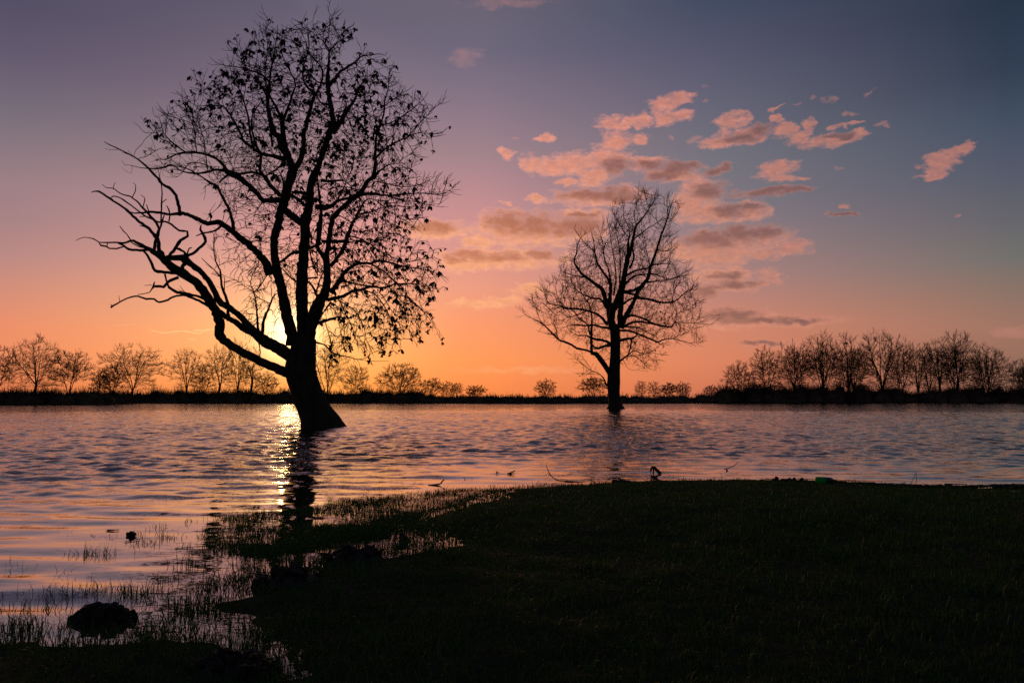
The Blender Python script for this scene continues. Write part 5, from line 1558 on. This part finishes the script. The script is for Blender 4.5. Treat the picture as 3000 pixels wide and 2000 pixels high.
mud_heap(-2.49, 4.80, 0.185, 0.085, 0.078, 90, "large dark lumpy mud heap lying in the shallow water at lower left", 1, -0.01)
mud_heap(-3.74, 7.66, 0.060, 0.05, 0.046, 9, "small pointed mud lump among thin reeds left of the flooded grass", 2, -0.01)
mud_heap(-1.02, 7.42, 0.06, 0.05, 0.06, 8, "little mud lump in the bright pool between grass and bank", 3, -0.01)
mud_heap(-1.35, 3.85, 0.20, 0.13, 0.10, 22, "low mud hump in the grass at the bottom near the puddle", 4)
mud_heap(-1.62, 5.72, 0.24, 0.20, 0.10, 24, "dark mud hump on the bank right of the puddle", 5)
mud_heap(-1.30, 6.55, 0.26, 0.18, 0.09, 22, "wide mud hump behind the flooded grass edge", 6)
mud_heap(4.35, 12.25, 0.30, 0.10, 0.07, 10, "flat mud hump with grass stems left of the green bottle", 7)


# ================================================================== sticks and flotsam
def stick(name, paths, label, cat, group=None):
    """paths: list of (distance, [(x, z)...], radius at base, radius at tip); first path is the main stem"""
    x0, z0 = paths[0][1][0]
    y0 = paths[0][0]
    root = empty(name, (x0, y0, 0.0), label, cat, group)
    rng = np.random.default_rng(len(label))
    for i, (Y, pts, r0, r1) in enumerate(paths):
        P = np.array([[x - x0, rng.normal(0, 0.015) + (0.02 * j), max(z, -0.03)] for j, (x, z) in enumerate(pts)])
        Q, q = resample(P, np.linspace(r0, r1, len(P)), 0.03)
        V, F, T3 = tube(Q, q, 6, rng, 0.10)
        link("stem" if i == 0 else "side_twig", mesh_np("stem", V, [F, T3], True), M_WOOD, root)
    return root


stick("curved_stick", [STICK_CURVED[:1] + (STICK_CURVED[1][::-1], 0.013, 0.004), STICK_CURVED_SIDE[:1] + (STICK_CURVED_SIDE[1], 0.004, 0.002)],
      "thin curved stick rising from the water's edge with its tip pointing up", "stick")
stick("broken_root", [ROOT_A[:1] + (ROOT_A[1][::-1], 0.035, 0.016), ROOT_B[:1] + (ROOT_B[1], 0.018, 0.012)],
      "dark broken root sticking out of the water like an arch", "root")
stick("bent_twig", [TWIG_A[:1] + (TWIG_A[1], 0.010, 0.004), TWIG_B[:1] + (TWIG_B[1], 0.010, 0.012)],
      "thin bent twig floating with its end up, right of the broken root", "stick")
stick("forked_stick", [STICK_LOW[:1] + (STICK_LOW[1], 0.012, 0.010)],
      "short dark stick with an upturned end beside the flooded grass", "stick")
stick("floating_branch", [FLOAT_A[:1] + (FLOAT_A[1], 0.012, 0.010), FLOAT_B[:1] + (FLOAT_B[1], 0.010, 0.008)],
      "small forked branch floating just off the bank left of the curved stick", "stick")
stick("floating_chip", [FLOAT_C[:1] + (FLOAT_C[1], 0.010, 0.010)],
      "tiny dark chip floating left of the forked branch", "stick")
stick("reed_stalk", [REED_A[:1] + (REED_A[1], 0.004, 0.002), REED_B[:1] + (REED_B[1], 0.004, 0.002)],
      "pair of thin reed stalks rising from the drift line on the right", "reed")
stick("driftwood_log", [LOG[:1] + (LOG[1], 0.020, 0.020)],
      "short dark piece of driftwood lying along the water's edge under the broken root", "driftwood")


# green bottle lying on its side
def lathe_x(profile, k=20):
    V = []
    for x, r in profile:
        th = np.arange(k) / k * 6.283
        V.append(np.stack([np.full(k, x), np.cos(th) * r, np.sin(th) * r], 1))
    V = np.vstack(V)
    m = len(profile)
    idx = np.arange(k * m).reshape(m, k)
    nx = np.roll(idx, -1, 1)
    return V, np.stack([idx[:-1], nx[:-1], nx[1:], idx[1:]], -1).reshape(-1, 4)


bot_z = max(0.0, float(ground_h(np.array([4.85]), np.array([12.03]))[0][0])) + 0.044
bot = empty("plastic_bottle", (4.700, 12.03, bot_z), "bright green plastic bottle lying on its side at the water's edge", "bottle")
V, F = lathe_x([(0.0, 0.002), (0.002, 0.030), (0.004, 0.044), (0.016, 0.052), (0.03, 0.050), (0.04, 0.052), (0.155, 0.053), (0.165, 0.051)])
link("bottle_body", mesh_np("bottle_body", V, F, True), M_GREEN, bot)
V, F = lathe_x([(0.166, 0.050), (0.19, 0.051), (0.25, 0.048), (0.285, 0.030), (0.305, 0.017), (0.325, 0.016), (0.326, 0.002)])
link("bottle_shoulder", mesh_np("bottle_shoulder", V, F, True), M_DKGREEN, bot)["label"] = "shoulder and neck end with shade painted into its dark colour"
V, F = lathe_x([(0.322, 0.001), (0.322, 0.019), (0.342, 0.019), (0.343, 0.001)])
link("cap", mesh_np("cap", V, F), M_DKGREEN, bot)
bot.scale = (0.92, 0.92, 0.92)
bot.rotation_euler = (0, math.radians(1.5), math.radians(-9))
